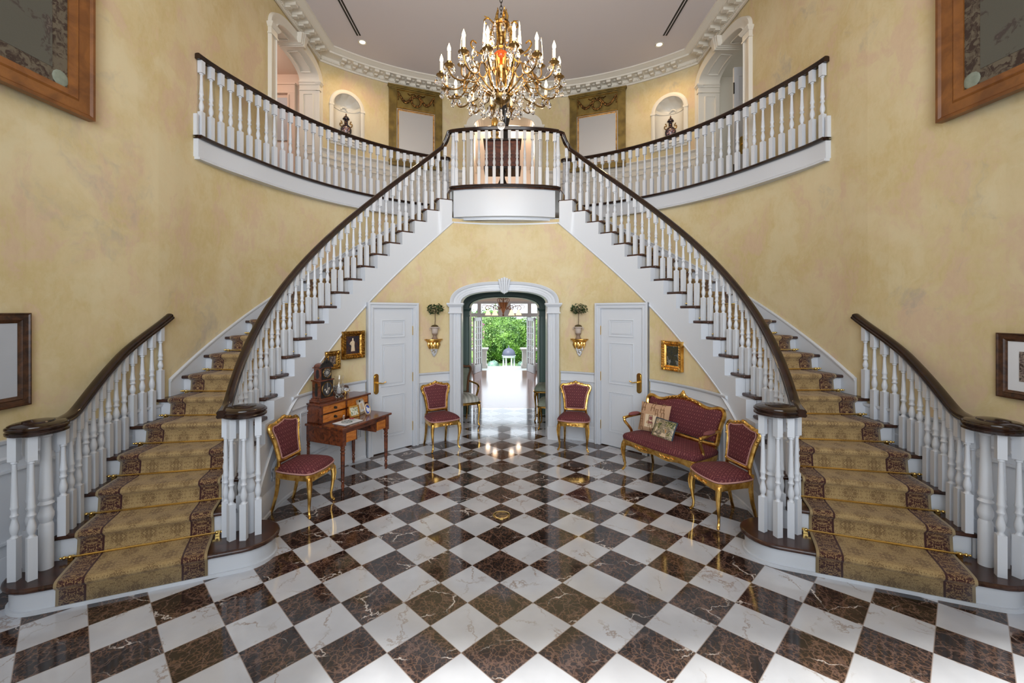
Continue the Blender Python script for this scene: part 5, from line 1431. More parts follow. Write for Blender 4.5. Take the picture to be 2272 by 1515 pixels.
# hurricane vase, crystal ball
t = thing('hurricane_vase', 'cut glass hurricane vase with a white candle on the desk', 'vase', on_desk(.02, uy + .01, UT), DRZ)
m = MB(); m.lathe([(.006, .012), (.045, .0), (.052, .006), (.048, .016), (.034, .026), (.040, .04), (.056, .07), (.062, .10), (.058, .14), (.047, .18), (.046, .21), (.054, .25), (.058, .258), (.055, .258), (.043, .21), (.044, .18), (.054, .14), (.058, .10), (.052, .07), (.036, .045), (.004, .040)], 24, cap=False)
for i in range(12):
    for j in range(5):
        a = 2 * pi * (i + .5 * (j % 2)) / 12; z = .065 + j * .02; r = .0575 if j < 3 else .053; m.ball((r * cos(a), r * sin(a), z), (.008, .008, .010), 4, 3)
m.build('glass_body', M_GLASS, t, angle=30)
m = MB(); m.lathe([(.026, .046), (.027, .05), (.027, .115), (.022, .12), (.004, .117)], 18); m.tube([(0, 0, .117), (.001, 0, .128)], .0015, 5); m.build('candle', M_WAX, t)
t = thing('crystal_ball', 'clear crystal ball on a small brass claw stand on desk', 'crystal ball', on_desk(.135, uy + .02, UT), DRZ)
m = MB(); m.ball((0, 0, .088), .043, 24, 16); m.build('ball', M_GLASS, t)
m = MB(); m.tube([(.034 * cos(2 * pi * i / 20), .034 * sin(2 * pi * i / 20), .052) for i in range(20)], .004, 6, closed=True)
for i in range(4):
    a = 2 * pi * i / 4 + .6; c, s = cos(a), sin(a); m.tube([(.05 * c, .05 * s, .068), (.052 * c, .052 * s, .055), (.036 * c, .036 * s, .048), (.03 * c, .03 * s, .02), (.04 * c, .04 * s, .003)], .0042, 6); m.ball((.05 * c, .05 * s, .068), .006, 8, 6)
m.build('claw_stand', M_BRASS, t)
def photo_frame(loc, w, h, fw, rz, lean, frame_m, art_m, label, mat_m=None, mw=0.0):
    t = thing('photo_frame', label, 'picture frame', loc, rz); t.rotation_euler = (-lean, 0, rz)
    m = MB()
    for (cx, cz, a, b) in ((0, fw / 2, w, fw), (0, h - fw / 2, w, fw), (-w / 2 + fw / 2, h / 2, fw, h), (w / 2 - fw / 2, h / 2, fw, h)): m.box((cx, 0, cz), (a, .014, b))
    m.box((0, .006, h / 2), (w - .004, .006, h - .004)); m.tube([(-w / 2 + fw, -.007, fw), (w / 2 - fw, -.007, fw), (w / 2 - fw, -.007, h - fw), (-w / 2 + fw, -.007, h - fw)], .0035, 6, closed=True)
    m.build('frame', frame_m, t, flat=True, bevel=.002)
    if mat_m: MB().box((0, .0, h / 2), (w - 2 * fw, .004, h - 2 * fw)).build('mat_board', mat_m, t, flat=True)
    MB().box((0, -.003, h / 2), (w - 2 * fw - 2 * mw, .004, h - 2 * fw - 2 * mw)).build('picture', art_m, t, flat=True)
    MB().box((0, .035, h * .36), (.03, .004, h * .72), rx=radians(-26)).build('strut', M_EBONY, t, flat=True)
    return t
photo_frame(on_desk(.05, -.05, DT + .003), .15, .135, .017, DRZ - radians(8), radians(14), M_GILT, M_PHOTO, 'small gold photo frame with a wedding picture on the desk')
photo_frame(on_desk(.225, -.02, DT + .003), .165, .185, .024, DRZ + radians(14), radians(14), M_CHAMP, M_IVORY, 'champagne photo frame with a white mat at the back of desk', M_PAPER, .03)
t = thing('cameo_frame', 'small oval frame with a blue and white cameo on the desk', 'picture frame', on_desk(.205, -.125, DT + .002), DRZ + radians(4)); t.rotation_euler = (radians(-12), 0, DRZ + radians(4))
m = MB(); m.tube([(.048 * cos(2 * pi * i / 32), 0, .068 + .061 * sin(2 * pi * i / 32)) for i in range(32)], .011, 8, closed=True); m.slab([(.05 * cos(2 * pi * i / 28), .068 + .063 * sin(2 * pi * i / 28)) for i in range(28)], .002, .010); m.box((0, .03, .045), (.02, .004, .1), rx=radians(-26)); m.build('frame', M_CHAMP, t, angle=60)
m = MB(); m.slab([(.042 * cos(2 * pi * i / 28), .068 + .055 * sin(2 * pi * i / 28)) for i in range(28)], -.003, .003); m.build('picture', M_BLUE, t, flat=True)
m = MB(); m.slab([(.006 + .026 * cos(2 * pi * i / 18) * (1 + .2 * sin(3 * 2 * pi * i / 18)), .06 + .026 * sin(2 * pi * i / 18)) for i in range(18)], -.005, -.002); m.ball((-.012, -.004, .09), (.012, .003, .014), 8, 6); m.build('cameo_relief', M_PAPER, t, flat=True)
t = thing('open_booklet', 'white booklet lying at the front corner of the desk', 'book', on_desk(-.17, -.155, DT + .001), DRZ - radians(3))
m = MB(); m.box((0, 0, .004), (.27, .20, .006)); m.build('pages', M_PAPER, t, flat=True)
m = MB(); m.box((.002, 0, .001), (.285, .21, .003)); m.build('cover', M_EBONY, t, flat=True)
m = MB(); m.box((.03, .015, .0075), (.15, .09, .0006)); m.build('printed_panel', M_GREYPR, t, flat=True)
def beads(name, label, loc, r, n, material, br=.007, sx=1.0):
    t = MB()
    for i in range(n): a = 2 * pi * i / n; t.ball((r * cos(a) * sx, r * sin(a), br), br, 8, 6)
    o = t.build(name, material); o.location = loc; return tag(o, label, 'beads')
beads('bead_bracelet', 'grey green bead bracelet lying on the white booklet', on_desk(-.20, -.165, DT + .009), .045, 22, M_JADE, .0062, 1.25)
beads('red_bead_string', 'string of red beads at the back edge of the booklet', on_desk(-.06, -.105, DT + .009), .018, 12, M_RED, .0058, 1.3)
t = thing('perfume_bottle', 'tiny glass bottle with round stopper behind the white booklet', 'bottle', on_desk(-.115, -.035, DT + .001), DRZ)
m = MB(); m.lathe([(.012, 0), (.014, .004), (.012, .01), (.010, .022), (.016, .03), (.015, .04), (.006, .046)], 12); m.build('body', M_POTDK, t)
m = MB(); m.ball((0, 0, .056), .011, 10, 8); m.build('stopper', M_GLASS, t)
# brass cover in the floor
t = thing('floor_outlet_cover', 'round brass cover set into the marble floor', 'floor cover', (-0.028, 4.22, 0.0))
m = MB(); m.lathe([(.005, .001), (.085, .001), (.085, .005), (.078, .007), (.068, .005), (.064, .004), (.005, .004)], 32); m.build('rim', M_BRASS, t)
m = MB(); m.lathe([(.004, .003), (.060, .003), (.060, .0055), (.004, .0055)], 32); m.build('lid', M_OLDBR, t)
# ------------------------------------------------------------------ pictures on the walls
def picture(loc, rz, w, h, fw, frame_m, art_m, label, depth=.03, name='framed_picture', mat_board=None, mw=0.0, border=None, bw=0.0, ornate=False, proud=0.0, inner=None):
    t = thing(name, label, 'picture', loc, rz)                # loc is the centre of its back
    prof = [(0, 0), (0, -depth), (fw * .12, -depth * 1.05), (fw * .2, -depth * .8), (fw * .62, -depth * .62), (fw * .7, -depth * .78), (fw * .8, -depth * .6), (fw, -depth * .42), (fw, 0)]
    c = [(-w / 2, -h / 2, 1, 1), (w / 2, -h / 2, -1, 1), (w / 2, h / 2, -1, -1), (-w / 2, h / 2, 1, -1)]
    m = MB(); vs = []; fs = []; k = len(prof)
    for (x, z, sx, sz) in c:
        for q, d in prof: vs.append((x + sx * q, d, z + sz * q))
    for i in range(4):
        for j in range(k): j2 = (j + 1) % k; i2 = (i + 1) % 4; fs.append((i * k + j, i2 * k + j, i2 * k + j2, i * k + j2))
    m.add(vs, fs)
    if ornate:
        for i in range(4):
            a, b = c[i], c[(i + 1) % 4]; n = max(4, int(hypot(b[0] - a[0], b[1] - a[1]) / (fw * .55)))
            for j in range(n):
                u = (j + .5) / n; m.ball((lerp(a[0] + a[2] * fw * .4, b[0] + b[2] * fw * .4, u), -depth * .8, lerp(a[1] + a[3] * fw * .4, b[1] + b[3] * fw * .4, u)), (fw * .22, depth * .3, fw * .16), 6, 4)
            m.ball((a[0] + a[2] * fw * .35, -depth * .8, a[1] + a[3] * fw * .35), (fw * .42, depth * .4, fw * .42), 8, 6)
    m.build('frame', frame_m, t, angle=30)
    iw, ih = w - 2 * fw, h - 2 * fw
    if mat_board: MB().box((0, -depth * .22, 0), (iw + .004, .004, ih + .004)).build('mat_board', mat_board, t, flat=True)
    if border: MB().box((0, -depth * .22, 0), (iw + .004, .004, ih + .004)).build('woven_border', border, t, flat=True)
    MB().box((0, -depth * .26, 0), (iw + .004 - 2 * mw - 2 * bw, .005, ih + .004 - 2 * mw - 2 * bw)).build('picture_surface', art_m, t, flat=True)
    return t
# big tapestries high on the side walls
def tapestry(side, label):
    y0, y1, z0, z1 = 1.75, 3.645, 3.585, 5.55
    x, y = side_pt(wallx((y0 + y1) / 2) + .06, (y0 + y1) / 2, side)
    a, b = side_pt(wallx(y0), y0, side), side_pt(wallx(y1), y1, side)
    rz = atan2(b[1] - a[1], b[0] - a[0]) if side < 0 else atan2(a[1] - b[1], a[0] - b[0])
    t = picture((x, y, (z0 + z1) / 2), rz, y1 - y0, z1 - z0, .185, M_OAK, M_TAP, label, .06, 'framed_tapestry', border=M_TAPB, bw=.115)
    W, H = (y1 - y0) / 2 - .185, (z1 - z0) / 2 - .185
    for sx in (-1, 1):
        for sz in (-1, 1): m = MB(); m.ball((sx * (W - .055), -.018, sz * (H - .055)), (.062, .006, .062), 16, 6); m.build('woven_medallion', M_SAGE, t)
    return t
tapestry(-1, 'oak framed floral tapestry high on the wall above the desk side stairs')
tapestry(1, 'oak framed floral tapestry high on the wall above the settee side stairs')
# framed prints beside the stair feet
y1 = 3.245
t = picture((wallx(2.75) + .02, 2.81, 1.637), radians(90), .87, .685, .075, M_BURL, M_GREYPR, 'dark framed print in a wide grey mat by the desk side stairs', .035, mat_board=M_GREYPR, mw=.0)
m = MB(); m.tube([(-.24, -.012, -.2), (.24, -.012, -.2), (.24, -.012, .2), (-.24, -.012, .2)], .004, 4, closed=True); m.build('mat_bevel', M_PAPER, t)
m = MB(); m.tube(bez([(-.2, -.0125, -.10), (-.05, -.0125, -.04), (.05, -.0125, -.09), (.18, -.0125, -.09)], 5), .002, 4); m.tube(bez([(-.2, -.0125, .0), (0, -.0125, .03), (.16, -.0125, -.01), (.19, -.0125, -.05)], 5), .002, 4); m.build('ink_drawing', M_INK, t)
xr, yr = side_pt(wallx(2.75), 2.75, 1)
t = picture((xr - .02, 2.92, 1.585), radians(-90), .80, .485, .06, M_BURL, M_PAPER, 'dark framed print with a small dark drawing by the settee side stairs', .035, mat_board=M_PAPER)
MB().box((-.045, -.013, 0), (.44, .004, .22)).build('printed_image', M_ART_SM, t, flat=True)
def on_round(px_ph, z, side, d=.0):
    x, y = side_pt(*EP(WA - d, WB - d, px_ph), side); n = side_pt(*EP(WA - d - .1, WB - d - .1, px_ph), side)
    return (x, y, z), frame_rz(n[0] - x, n[1] - y)
loc, rz = on_round(30.3, 1.545, -1, .012); t = picture(loc, rz, .345, .36, .065, M_OLDGILT, M_ART_DK, 'gilt framed painting of a standing lady beside the door', .05, ornate=True)
m = MB(); m.slab([(-.030, -.085), (.034, -.085), (.026, -.01), (.030, .035), (.012, .058), (-.016, .055), (-.034, .03), (-.022, .0)], -.0165, -.0155); m.ball((0, -.016, .072), (.013, .0015, .016), 10, 6); m.tube([(-.03, -.016, .04), (-.045, -.016, .01), (-.02, -.016, -.005)], .006, 5); m.build('painted_lady', M_IVORY, t, flat=True)
loc, rz = on_round(22.1, 1.375, -1, .012); picture(loc, rz, .235, .23, .062, M_OLDGILT, M_ART_SM, 'small gilt framed picture behind the mantel clock', .035, ornate=True)
loc, rz = on_round(26.8, 1.405, 1, .012); picture(loc, rz, .33, .385, .068, M_GILT, M_ART_WD, 'gilt framed woodland painting above the red settee', .05, ornate=True)

# ------------------------------------------------------------------ gilt wall brackets with potted topiaries
def bracket(px_ph, side, zt, label, plabel, seed):
    loc, rz = on_round(px_ph, zt, side, .012)
    t = thing('wall_bracket', label, 'wall bracket', loc, rz)
    m = MB()
    def half(r, z0, z1, r2=None):
        r2 = r if r2 is None else r2; n = 16; vs = []
        for q, z in ((r, z0), (r2, z1)): vs += [(q * cos(pi * i / n) * -1, -q * .78 * sin(pi * i / n), z) for i in range(n + 1)]
        fs = [(i, i + 1, n + 2 + i, n + 1 + i) for i in range(n)] + [tuple(range(n, -1, -1)), tuple(range(n + 1, 2 * n + 2)), (0, n + 1, 2 * n + 1, n)]
        m.add(vs, fs)
    half(.142, -.016, 0); half(.112, -.034, -.016, .132); half(.115, -.042, -.034); half(.088, -.062, -.042, .108)
    m.build('shelf', M_GILT, t, angle=40)
    m = MB()
    for a in (-75, -38, 0, 38, 75):
        r = radians(a); m.tube([(.075 * sin(r), -.058 * cos(r), -.055), (.084 * sin(r), -.064 * cos(r), -.09), (.068 * sin(r), -.055 * cos(r), -.125), (.074 * sin(r), -.062 * cos(r), -.15)], [.022, .024, .020, .007], 7)
    m.ball((0, -.03, -.10), (.06, .04, .055), 12, 8); m.build('acanthus_leaves', M_GILT, t)
    m = MB(); rd = random.Random(seed)
    for i in range(46):
        u = rd.random(); z = -.125 - .135 * u; r = .060 * (1 - u) ** .7; a = rd.uniform(-pi * .5, pi * .5); m.ball((r * sin(a) + .004, -.012 - r * .7 * cos(a) * .9, z), .0125, 7, 5)
    m.build('grape_cluster', M_SILVERG, t)
    x, y = loc[0] + .058 * sin(rz), loc[1] - .058 * cos(rz)
    p = thing('potted_topiary', plabel, 'potted plant', (x, y, zt), rz)
    m = MB(); m.lathe([(.042, 0), (.044, .010), (.034, .022), (.026, .045), (.028, .058), (.040, .07), (.043, .088)], 20); m.build('urn_foot', M_POTDK, p)
    m = MB(); m.lathe([(.040, .086), (.044, .092), (.047, .12), (.050, .16), (.062, .168), (.066, .176), (.064, .186), (.054, .186), (.050, .176)], 22)
    for s in (-1, 1): m.tube([(s * .054, 0, .176), (s * .078, 0, .168), (s * .080, 0, .150), (s * .066, 0, .146)], .008, 7)
    m.build('urn', M_POT, p)
    m = MB(); m.ball((0, 0, .188), (.056, .056, .030), 14, 8); m.build('moss', M_MOSS, p)
    m = MB(); m.tube([(0, 0, .19), (.006, 0, .28), (.004, 0, .36), (.012, 0, .43), (.010, 0, .47)], [.0055, .005, .0045, .004, .003], 6)
    for i in range(7): a = rd.uniform(0, 6.28); m.tube([(.009, 0, .39 + .01 * i), (.009 + .07 * cos(a), .07 * sin(a), .43 + .013 * i)], [.002, .001], 4)
    m.build('stem', M_BARK, p)
    m = MB()
    for i in range(230):
        a = rd.uniform(0, 6.28); r = .125 * sqrt(rd.random()); z = .455 + rd.uniform(-.085, .085) * sqrt(max(.05, 1 - (r / .13) ** 2)); c = Vector((.012 + r * cos(a), r * sin(a), z))
        d = Vector((cos(a) + rd.uniform(-.8, .8), sin(a) + rd.uniform(-.8, .8), rd.uniform(-1.0, .8))).normalized(); w = d.cross(Vector((rd.uniform(-1, 1), rd.uniform(-1, 1), 1))).normalized(); L = rd.uniform(.034, .052); up = w.cross(d) * .004
        m.add([c - d * L * .5, c + w * L * .24 + up, c + d * L * .6, c - w * L * .24 + up], [(0, 1, 2, 3)])
    m.build('foliage', M_POTLEAF, p, angle=180)
bracket(62.3, -1, 1.562, 'gilt grape-cluster wall bracket between the arch and the door by the desk', 'small topiary in a pale urn on the bracket nearer the desk', 3)
bracket(62.0, 1, 1.562, 'gilt grape-cluster wall bracket between the arch and the door by the settee', 'small topiary in a pale urn on the bracket nearer the settee', 5)

# ------------------------------------------------------------------ gallery: mirrors, vases, table with lamp, door, ceiling fittings
def trumeau(side, label):
    a, b = arc_pt(29.0, .02), arc_pt(16.0, .02); a, b = side_pt(*a, side), side_pt(*b, side)
    if side > 0: a, b = b, a
    w = hypot(b[0] - a[0], b[1] - a[1]); rz = atan2(b[1] - a[1], b[0] - a[0]); z0, z1 = 4.97, 6.62; H = z1 - z0
    n = (sin(rz), -cos(rz)); t = thing('trumeau_mirror', label, 'mirror', ((a[0] + b[0]) / 2 + n[0] * .035, (a[1] + b[1]) / 2 + n[1] * .035, z0), rz)
    m = MB(); st = .155
    for s in (-1, 1): m.box((s * (w / 2 - st / 2), 0, H / 2), (st, .05, H))
    m.box((0, .008, H - .25), (w - 2 * st + .01, .035, .46)); m.box((0, 0, .06), (w - 2 * st + .01, .05, .12)); m.box((0, .02, H / 2), (w - .02, .012, H - .02))
    m.box((0, -.012, H - .025), (w + .05, .09, .03)); m.box((0, -.006, H - .052), (w + .025, .07, .025)); m.box((0, -.008, H - .085), (w + .01, .06, .016))
    for s in (-1, 1): m.box((s * (w / 2 - st / 2), -.008, .075), (st + .02, .06, .03))
    m.build('frame', M_OLIVE, t, flat=True, bevel=.004)
    MB().box((0, -.004, (H - .48 + .12) / 2), (w - 2 * st, .012, H - .48 - .12)).build('mirror_glass', M_MIRROR, t, flat=True)
    m = MB(); gx, g0, g1 = w / 2 - st - .022, .14, H - .50
    m.tube([(-gx, -.026, g0), (gx, -.026, g0), (gx, -.026, g1), (-gx, -.026, g1)], .011, 6, closed=True)
    for i in range(int((g1 - g0) / .022)):
        for s in (-1, 1): m.ball((s * (gx - .017), -.022, g0 + .022 * i), .0075, 6, 4)
    for i in range(int(2 * gx / .022)): m.ball((-gx + .022 * i, -.022, g1 - .017), .0075, 6, 4)
    px = w / 2 - st - .01
    m.tube([(-px, -.02, H - .46), (px, -.02, H - .46), (px, -.02, H - .10), (-px, -.02, H - .10)], .006, 6, closed=True)
    m.build('gilt_beading', M_GILT, t)
    m = MB(); zc = H - .29; rd = random.Random(4)
    for i in range(22): q = 2 * pi * i / 22; m.ball((.095 * cos(q), -.028, zc + .10 * sin(q)), (.022, .016, .020), 6, 5)
    for s in (-1, 1):
        for i in range(20):
            u = i / 19; x = s * (.08 + u * (px - .10)); z = zc + .10 - .16 * sin(pi * min(1, u * 1.02)) ** 1 + .035 * u; m.ball((x, -.026, z), (.020 + .010 * sin(pi * u), .014, .018 + .012 * sin(pi * u)), 6, 5)
        for i in range(6): m.ball((s * (px - .02), -.024, zc + .11 - i * .025), (.012, .01, .014), 6, 4)
        m.tube(bez([(0, -.03, zc + .11), (s * .06, -.03, zc + .15), (s * .13, -.028, zc + .12), (s * .18, -.026, zc + .15)], 4), .010, 6)
    m.build('carved_garland', M_DKGILT, t)
trumeau(-1, 'tall olive-gilt mirror with carved wreath on the desk side of the gallery')
trumeau(1, 'tall olive-gilt mirror with carved wreath on the settee side of the gallery')
def lidded_vase(side, label):
    x, y = arc_pt(NIC, -.055); x, y = side_pt(x, y, side)
    t = thing('porcelain_vase', label, 'vase', (x, y, 5.302), (-1 if side < 0 else 1) * radians(-18))
    s = 1.0
    m = MB(); m.lathe([(.052, 0), (.056, .012), (.040, .03), (.034, .045), (.05, .07), (.085, .12), (.104, .18), (.105, .225), (.09, .27), (.06, .305), (.038, .32), (.033, .36), (.037, .40), (.055, .415), (.05, .42)], 26); m.build('body', M_COBALT, t)
    m = MB(); m.lathe([(.062, .418), (.066, .43), (.058, .445), (.05, .452), (.045, .47), (.022, .485), (.010, .495), (.017, .51), (.010, .525), (.003, .545)], 20); m.build('lid', M_COBALT, t)
    for q in (-1, 1):
        m = MB(); m.tube(bez([(q * .085, 0, .275), (q * .11, 0, .30), (q * .105, 0, .34), (q * .075, 0, .335), (q * .085, 0, .375), (q * .10, 0, .385)], 4), .011, 7); m.build('handle', M_OLDBR, t)
    m = MB(); m.lathe([(.056, -.001), (.064, .006), (.060, .016), (.045, .022)], 20); m.build('base_rim', M_OLDBR, t)
lidded_vase(-1, 'dark lidded porcelain vase in the niche on the desk side')
lidded_vase(1, 'dark lidded porcelain vase in the niche on the settee side')
# doorway of the upper gallery and the lit hall behind it
t = thing('archway', 'arched doorway at the middle of the upper gallery behind the chandelier', 'archway', (0, 9.48, FL2), kind=SETTING)
P3 = lambda u, d, z: (u, ARC_C + sqrt(ARC_R ** 2 - u * u) - d, z)
m = MB(); casing(m, P3, DOORX, FL2, 5.98, .24, .17, ext=.38)
for s in (-1, 1): impost(m, P3, *sorted((s * (DOORX - .004), s * (DOORX + .17))), .06, 5.98)
m.build('arch_casing', M_WARMW, t, world=True)
m = MB()
for s in (-1, 1): quadw(m, s * DOORX, 9.4, s * DOORX, 9.85, FL2, 6.0)
us = [-DOORX * cos(pi * i / 24) for i in range(25)]
for a, b in zip(us, us[1:]): m.add([(a, 9.4, arch_z(a, DOORX, 5.98, .24)), (b, 9.4, arch_z(b, DOORX, 5.98, .24)), (b, 9.85, arch_z(b, DOORX, 5.98, .24)), (a, 9.85, arch_z(a, DOORX, 5.98, .24))], [(0, 1, 2, 3)])
m.build('arch_reveal', M_WARMW, t, world=True)
m = MB()
for s in (-1, 1): quadw(m, s * 1.25, 9.85, s * 1.0, 14.5, 4.9, 6.7); quadw(m, s * 1.25, 9.85, s * DOORX, 9.85, FL2, 6.0)
quadw(m, -1.0, 14.5, 1.0, 14.5, 4.9, 6.7); m.add([(-1.25, 9.85, 6.7), (1.25, 9.85, 6.7), (1.0, 14.5, 6.7), (-1.0, 14.5, 6.7)], [(0, 1, 2, 3)])
wall_strip(m, [(u, 9.86, [(arch_z(u, DOORX, 5.98, .24), 6.75)]) for u in us])
tag(m.build('wall_upper_hall', M_CREAM, flat=True), 'pale lit walls of the upstairs hall behind the doorway', 'wall', kind=SETTING)
m = MB()
for s in (-1, 1): quadw(m, s * 1.24, 9.86, s * .99, 14.45, FL2, 4.92); m.box((s * 1.10, 12.15, 4.92), (.05, 4.6, .06), s * radians(3.1))
quadw(m, -1.0, 14.45, 1.0, 14.45, FL2, 4.92)
tag(m.build('trim_2', M_ORANGE, flat=True), 'amber wood panelling along the upstairs hall', 'panelling', kind=SETTING)
m = MB()
for s in (-1, 1):
    for i in range(12): m.box((s * (1.16 - .018 * i), 10.4 + .33 * i, 6.52), (.12, .12, .12))
    m.box((s * 1.08, 12.2, 6.62), (.2, 4.6, .1), s * radians(3.1))
tag(m.build('trim_3', M_WARMW, flat=True), 'white dentil moulding of the upstairs hall', 'moulding', kind=SETTING)
t = thing('pedestal_table', 'square mahogany pedestal table on the landing behind the balcony railing', 'table', (-.035, 8.1, FL2))
MB().box((0, 0, 1.175), (.70, .50, .03)).build('table_top', M_MAHOG, t, flat=True, bevel=.006)
MB().box((0, 0, .93), (.64, .44, .46)).build('case', M_CHERRY, t, flat=True, bevel=.004)
m = MB(); m.box((0, 0, .67), (.68, .48, .05)); m.box((0, 0, .69), (.66, .46, .02)); m.build('base_moulding', M_MAHOG, t, flat=True, bevel=.005)
m = MB(); m.lathe([(.05, .14), (.10, .16), (.12, .20), (.07, .24), (.05, .30), (.075, .38), (.085, .44), (.05, .52), (.04, .58), (.07, .64), (.09, .65)], 18); m.build('column', M_EBONY, t)
for i in range(3):
    a = 2 * pi * i / 3 - pi / 2 + 1.05; m = MB(); m.tube([(.05 * cos(a), .05 * sin(a), .2), (.16 * cos(a), .16 * sin(a), .20), (.25 * cos(a), .25 * sin(a), .10), (.30 * cos(a), .30 * sin(a), .025)], [.045, .04, .03, .03], 8); m.build('foot', M_EBONY, t)
t = thing('bronze_urn_lamp', 'tall dark bronze lamp on a flared base behind the chandelier', 'lamp', (.02, 8.1, FL2 + 1.19))
m = MB(); m.box((0, 0, .02), (.30, .30, .04)); m.build('plinth', M_OLDBR, t, flat=True, bevel=.005)
m = MB(); m.lathe([(.14, .04), (.10, .10), (.065, .22), (.06, .34), (.09, .48), (.12, .60), (.115, .68), (.06, .76), (.05, .84), (.07, .86)], 22); m.build('body', M_EBONY, t)
m = MB(); m.lathe([(.02, .86), (.02, 1.02), (.012, 1.05)], 10); m.build('neck', M_OLDBR, t)
t = thing('gilt_mantel_ornament', 'stepped gold ornament beside the bronze lamp on the landing table', 'ornament', (-.175, 7.96, FL2 + 1.19))
m = MB(); m.box((0, 0, .02), (.17, .12, .04)); m.box((0, 0, .08), (.13, .10, .08)); m.box((0, 0, .135), (.15, .11, .03)); m.box((0, 0, .19), (.11, .09, .08)); m.box((0, 0, .245), (.14, .10, .03)); m.build('stepped_base', M_OLDBR, t, flat=True, bevel=.004)
m = MB(); m.lathe([(.05, .26), (.062, .30), (.06, .36), (.03, .42), (.015, .44)], 18); m.build('finial', M_GILT, t)
# door and fittings seen through the side arches
t = thing('door_5', 'white panelled door with brass plate behind the settee side arch upstairs', 'door', (4.17, 7.16, FL2), radians(-6), kind=SETTING)
m = MB(); m.box((0, 0, 1.05), (.72, .05, 2.10))
for z0, z1 in ((1.55, 1.95), (.85, 1.42), (.2, .72)):
    for s in (-1, 1): m.tube([(s * .18 - .11, -.026, z0), (s * .18 + .11, -.026, z0), (s * .18 + .11, -.026, z1), (s * .18 - .11, -.026, z1)], .012, 4, closed=True)
m.build('door_panel', M_WHITE, t, angle=30)
m = MB(); kx = .10; m.slab([(-.24 + .035 * cos(a), .80 + .11 * (1 if sin(a) > 0 else -1) + .035 * sin(a)) for a in [2 * pi * i / 20 for i in range(20)]], -.026, -.038); m.tube([(-.24, -.04, .82), (-.24, -.08, .82), (-.13, -.085, .81)], .011, 6); m.build('door_handle', M_BRASS, t)
for z in (1.75, .4):
    m = MB(); m.tube([(-.365, -.03, z - .09), (-.365, -.03, z + .09)], .012, 6); m.build('hinge', M_BLACK, t)
t = thing('door_6', 'cased doorway in the pinkish hall behind the desk side arch', 'doorway', (-4.32, 8.33, FL2), 0, kind=SETTING)
m = MB()
for x in (-.44, .24): m.box((x, -.02, 1.14), (.14, .06, 2.28)); m.box((x + (.05 if x < 0 else -.05), -.03, 1.1), (.03, .08, 2.2))
m.box((-.10, -.02, 2.31), (.825, .068, .16)); m.box((-.10, -.035, 2.40), (.86, .09, .03)); m.build('door_casing', M_PINK, t, flat=True, bevel=.004)
MB().box((-.10, .002, 1.75), (.56, .02, .82)).build('dark_doorway_sheet', M_GREYPR, t, flat=True)  # grey sheet put in for the dark inside the open doorway
MB().box((-.10, .0, .80), (.56, .02, 1.0)).build('pale_door_panel', M_PAPER, t, flat=True)
t = thing('switch_plate', 'dark double light switch plate on the hall wall behind the desk side arch', 'light switch', (-3.90, 8.338, FL2 + 1.33))
MB().box((0, 0, 0), (.075, .012, .13)).build('plate', M_BLACK, t, flat=True, bevel=.003)
for s in (-1, 1): MB().box((0, -.009, s * .03), (.02, .01, .025)).build('toggle', M_BRASS, t, flat=True)
for (x, who) in ((-2.565, 'desk'), (2.83, 'settee')):
    t = thing('ceiling_vent', 'long double slot air vent in the ceiling above the %s side' % who, 'vent', (x, 6.9, CEIL - .003))
    m = MB(); m.box((0, 0, -.002), (.10, 1.5, .008)); m.build('vent_plate', M_CEIL, t, flat=True)
    m = MB()
    for s in (-1, 1): m.box((s * .023, 0, -.006), (.028, 1.46, .006))
    m.build('slot', M_BLACK, t, flat=True)
for (x, y, who) in ((-2.57, 7.83, 'desk'), (2.83, 7.90, 'settee')):
    t = thing('recessed_downlight', 'small round recessed ceiling light above the %s side gallery' % who, 'ceiling light', (x, y, CEIL))
    m = MB(); m.lathe([(.05, -.002), (.078, -.001), (.080, -.008), (.072, -.013), (.056, -.006), (.05, -.002)], 28, cap=False); m.build('trim_ring', M_WARMW, t)
    m = MB(); m.lathe([(.002, -.003), (.054, -.003), (.054, -.001), (.002, -.001)], 24); m.build('bulb', M_DOWNL, t)

# ------------------------------------------------------------------ chandelier
CHX, CHY = -.033, 4.5
t = thing('chandelier', 'large gilt and crystal chandelier with candle bulbs hanging on a chain', 'chandelier', (CHX, CHY, 4.38))
B = 4.38
m = MB()
for i in range(46):
    z = 5.02 - B + i * .040
    ring = [(.013 * cos(a), 0, .026 * sin(a)) for a in [2 * pi * q / 10 for q in range(10)]]
    m.tube([((x, 0, z + zz) if i % 2 else (0, x, z + zz)) for x, _, zz in ring], .004, 5, closed=True)
m.build('chain', M_IRON, t)
m = MB(); m.lathe([(.012, -.27), (.02, -.25), (.06, -.225), (.095, -.19), (.10, -.165), (.085, -.15), (.05, -.14), (.045, -.10), (.06, -.085), (.05, -.075), (.035, -.06), (.045, .03), (.065, .10), (.072, .125), (.06, .13)], 22)
m.lathe([(.012, .13), (.012, .34), (.03, .36), (.022, .38), (.035, .42), (.045, .44), (.03, .46), (.05, .50), (.062, .54), (.066, .565), (.05, .57), (.085, .585), (.088, .60), (.07, .605), (.02, .62), (.008, .66)], 18); m.build('central_stem', M_OLDBR, t)
m = MB(); m.lathe([(.008, .175), (.02, .19), (.05, .205), (.075, .235), (.078, .26), (.065, .29), (.04, .31)], 20)
for i in range(10): a = 2 * pi * i / 10; m.ball((.068 * cos(a), .068 * sin(a), .245), (.018, .018, .036), 7, 6)
m.lathe([(.003, .14), (.012, .15), (.008, .165), (.016, .175), (.01, .19)], 10); m.build('amber_bowl', M_AMBER, t)
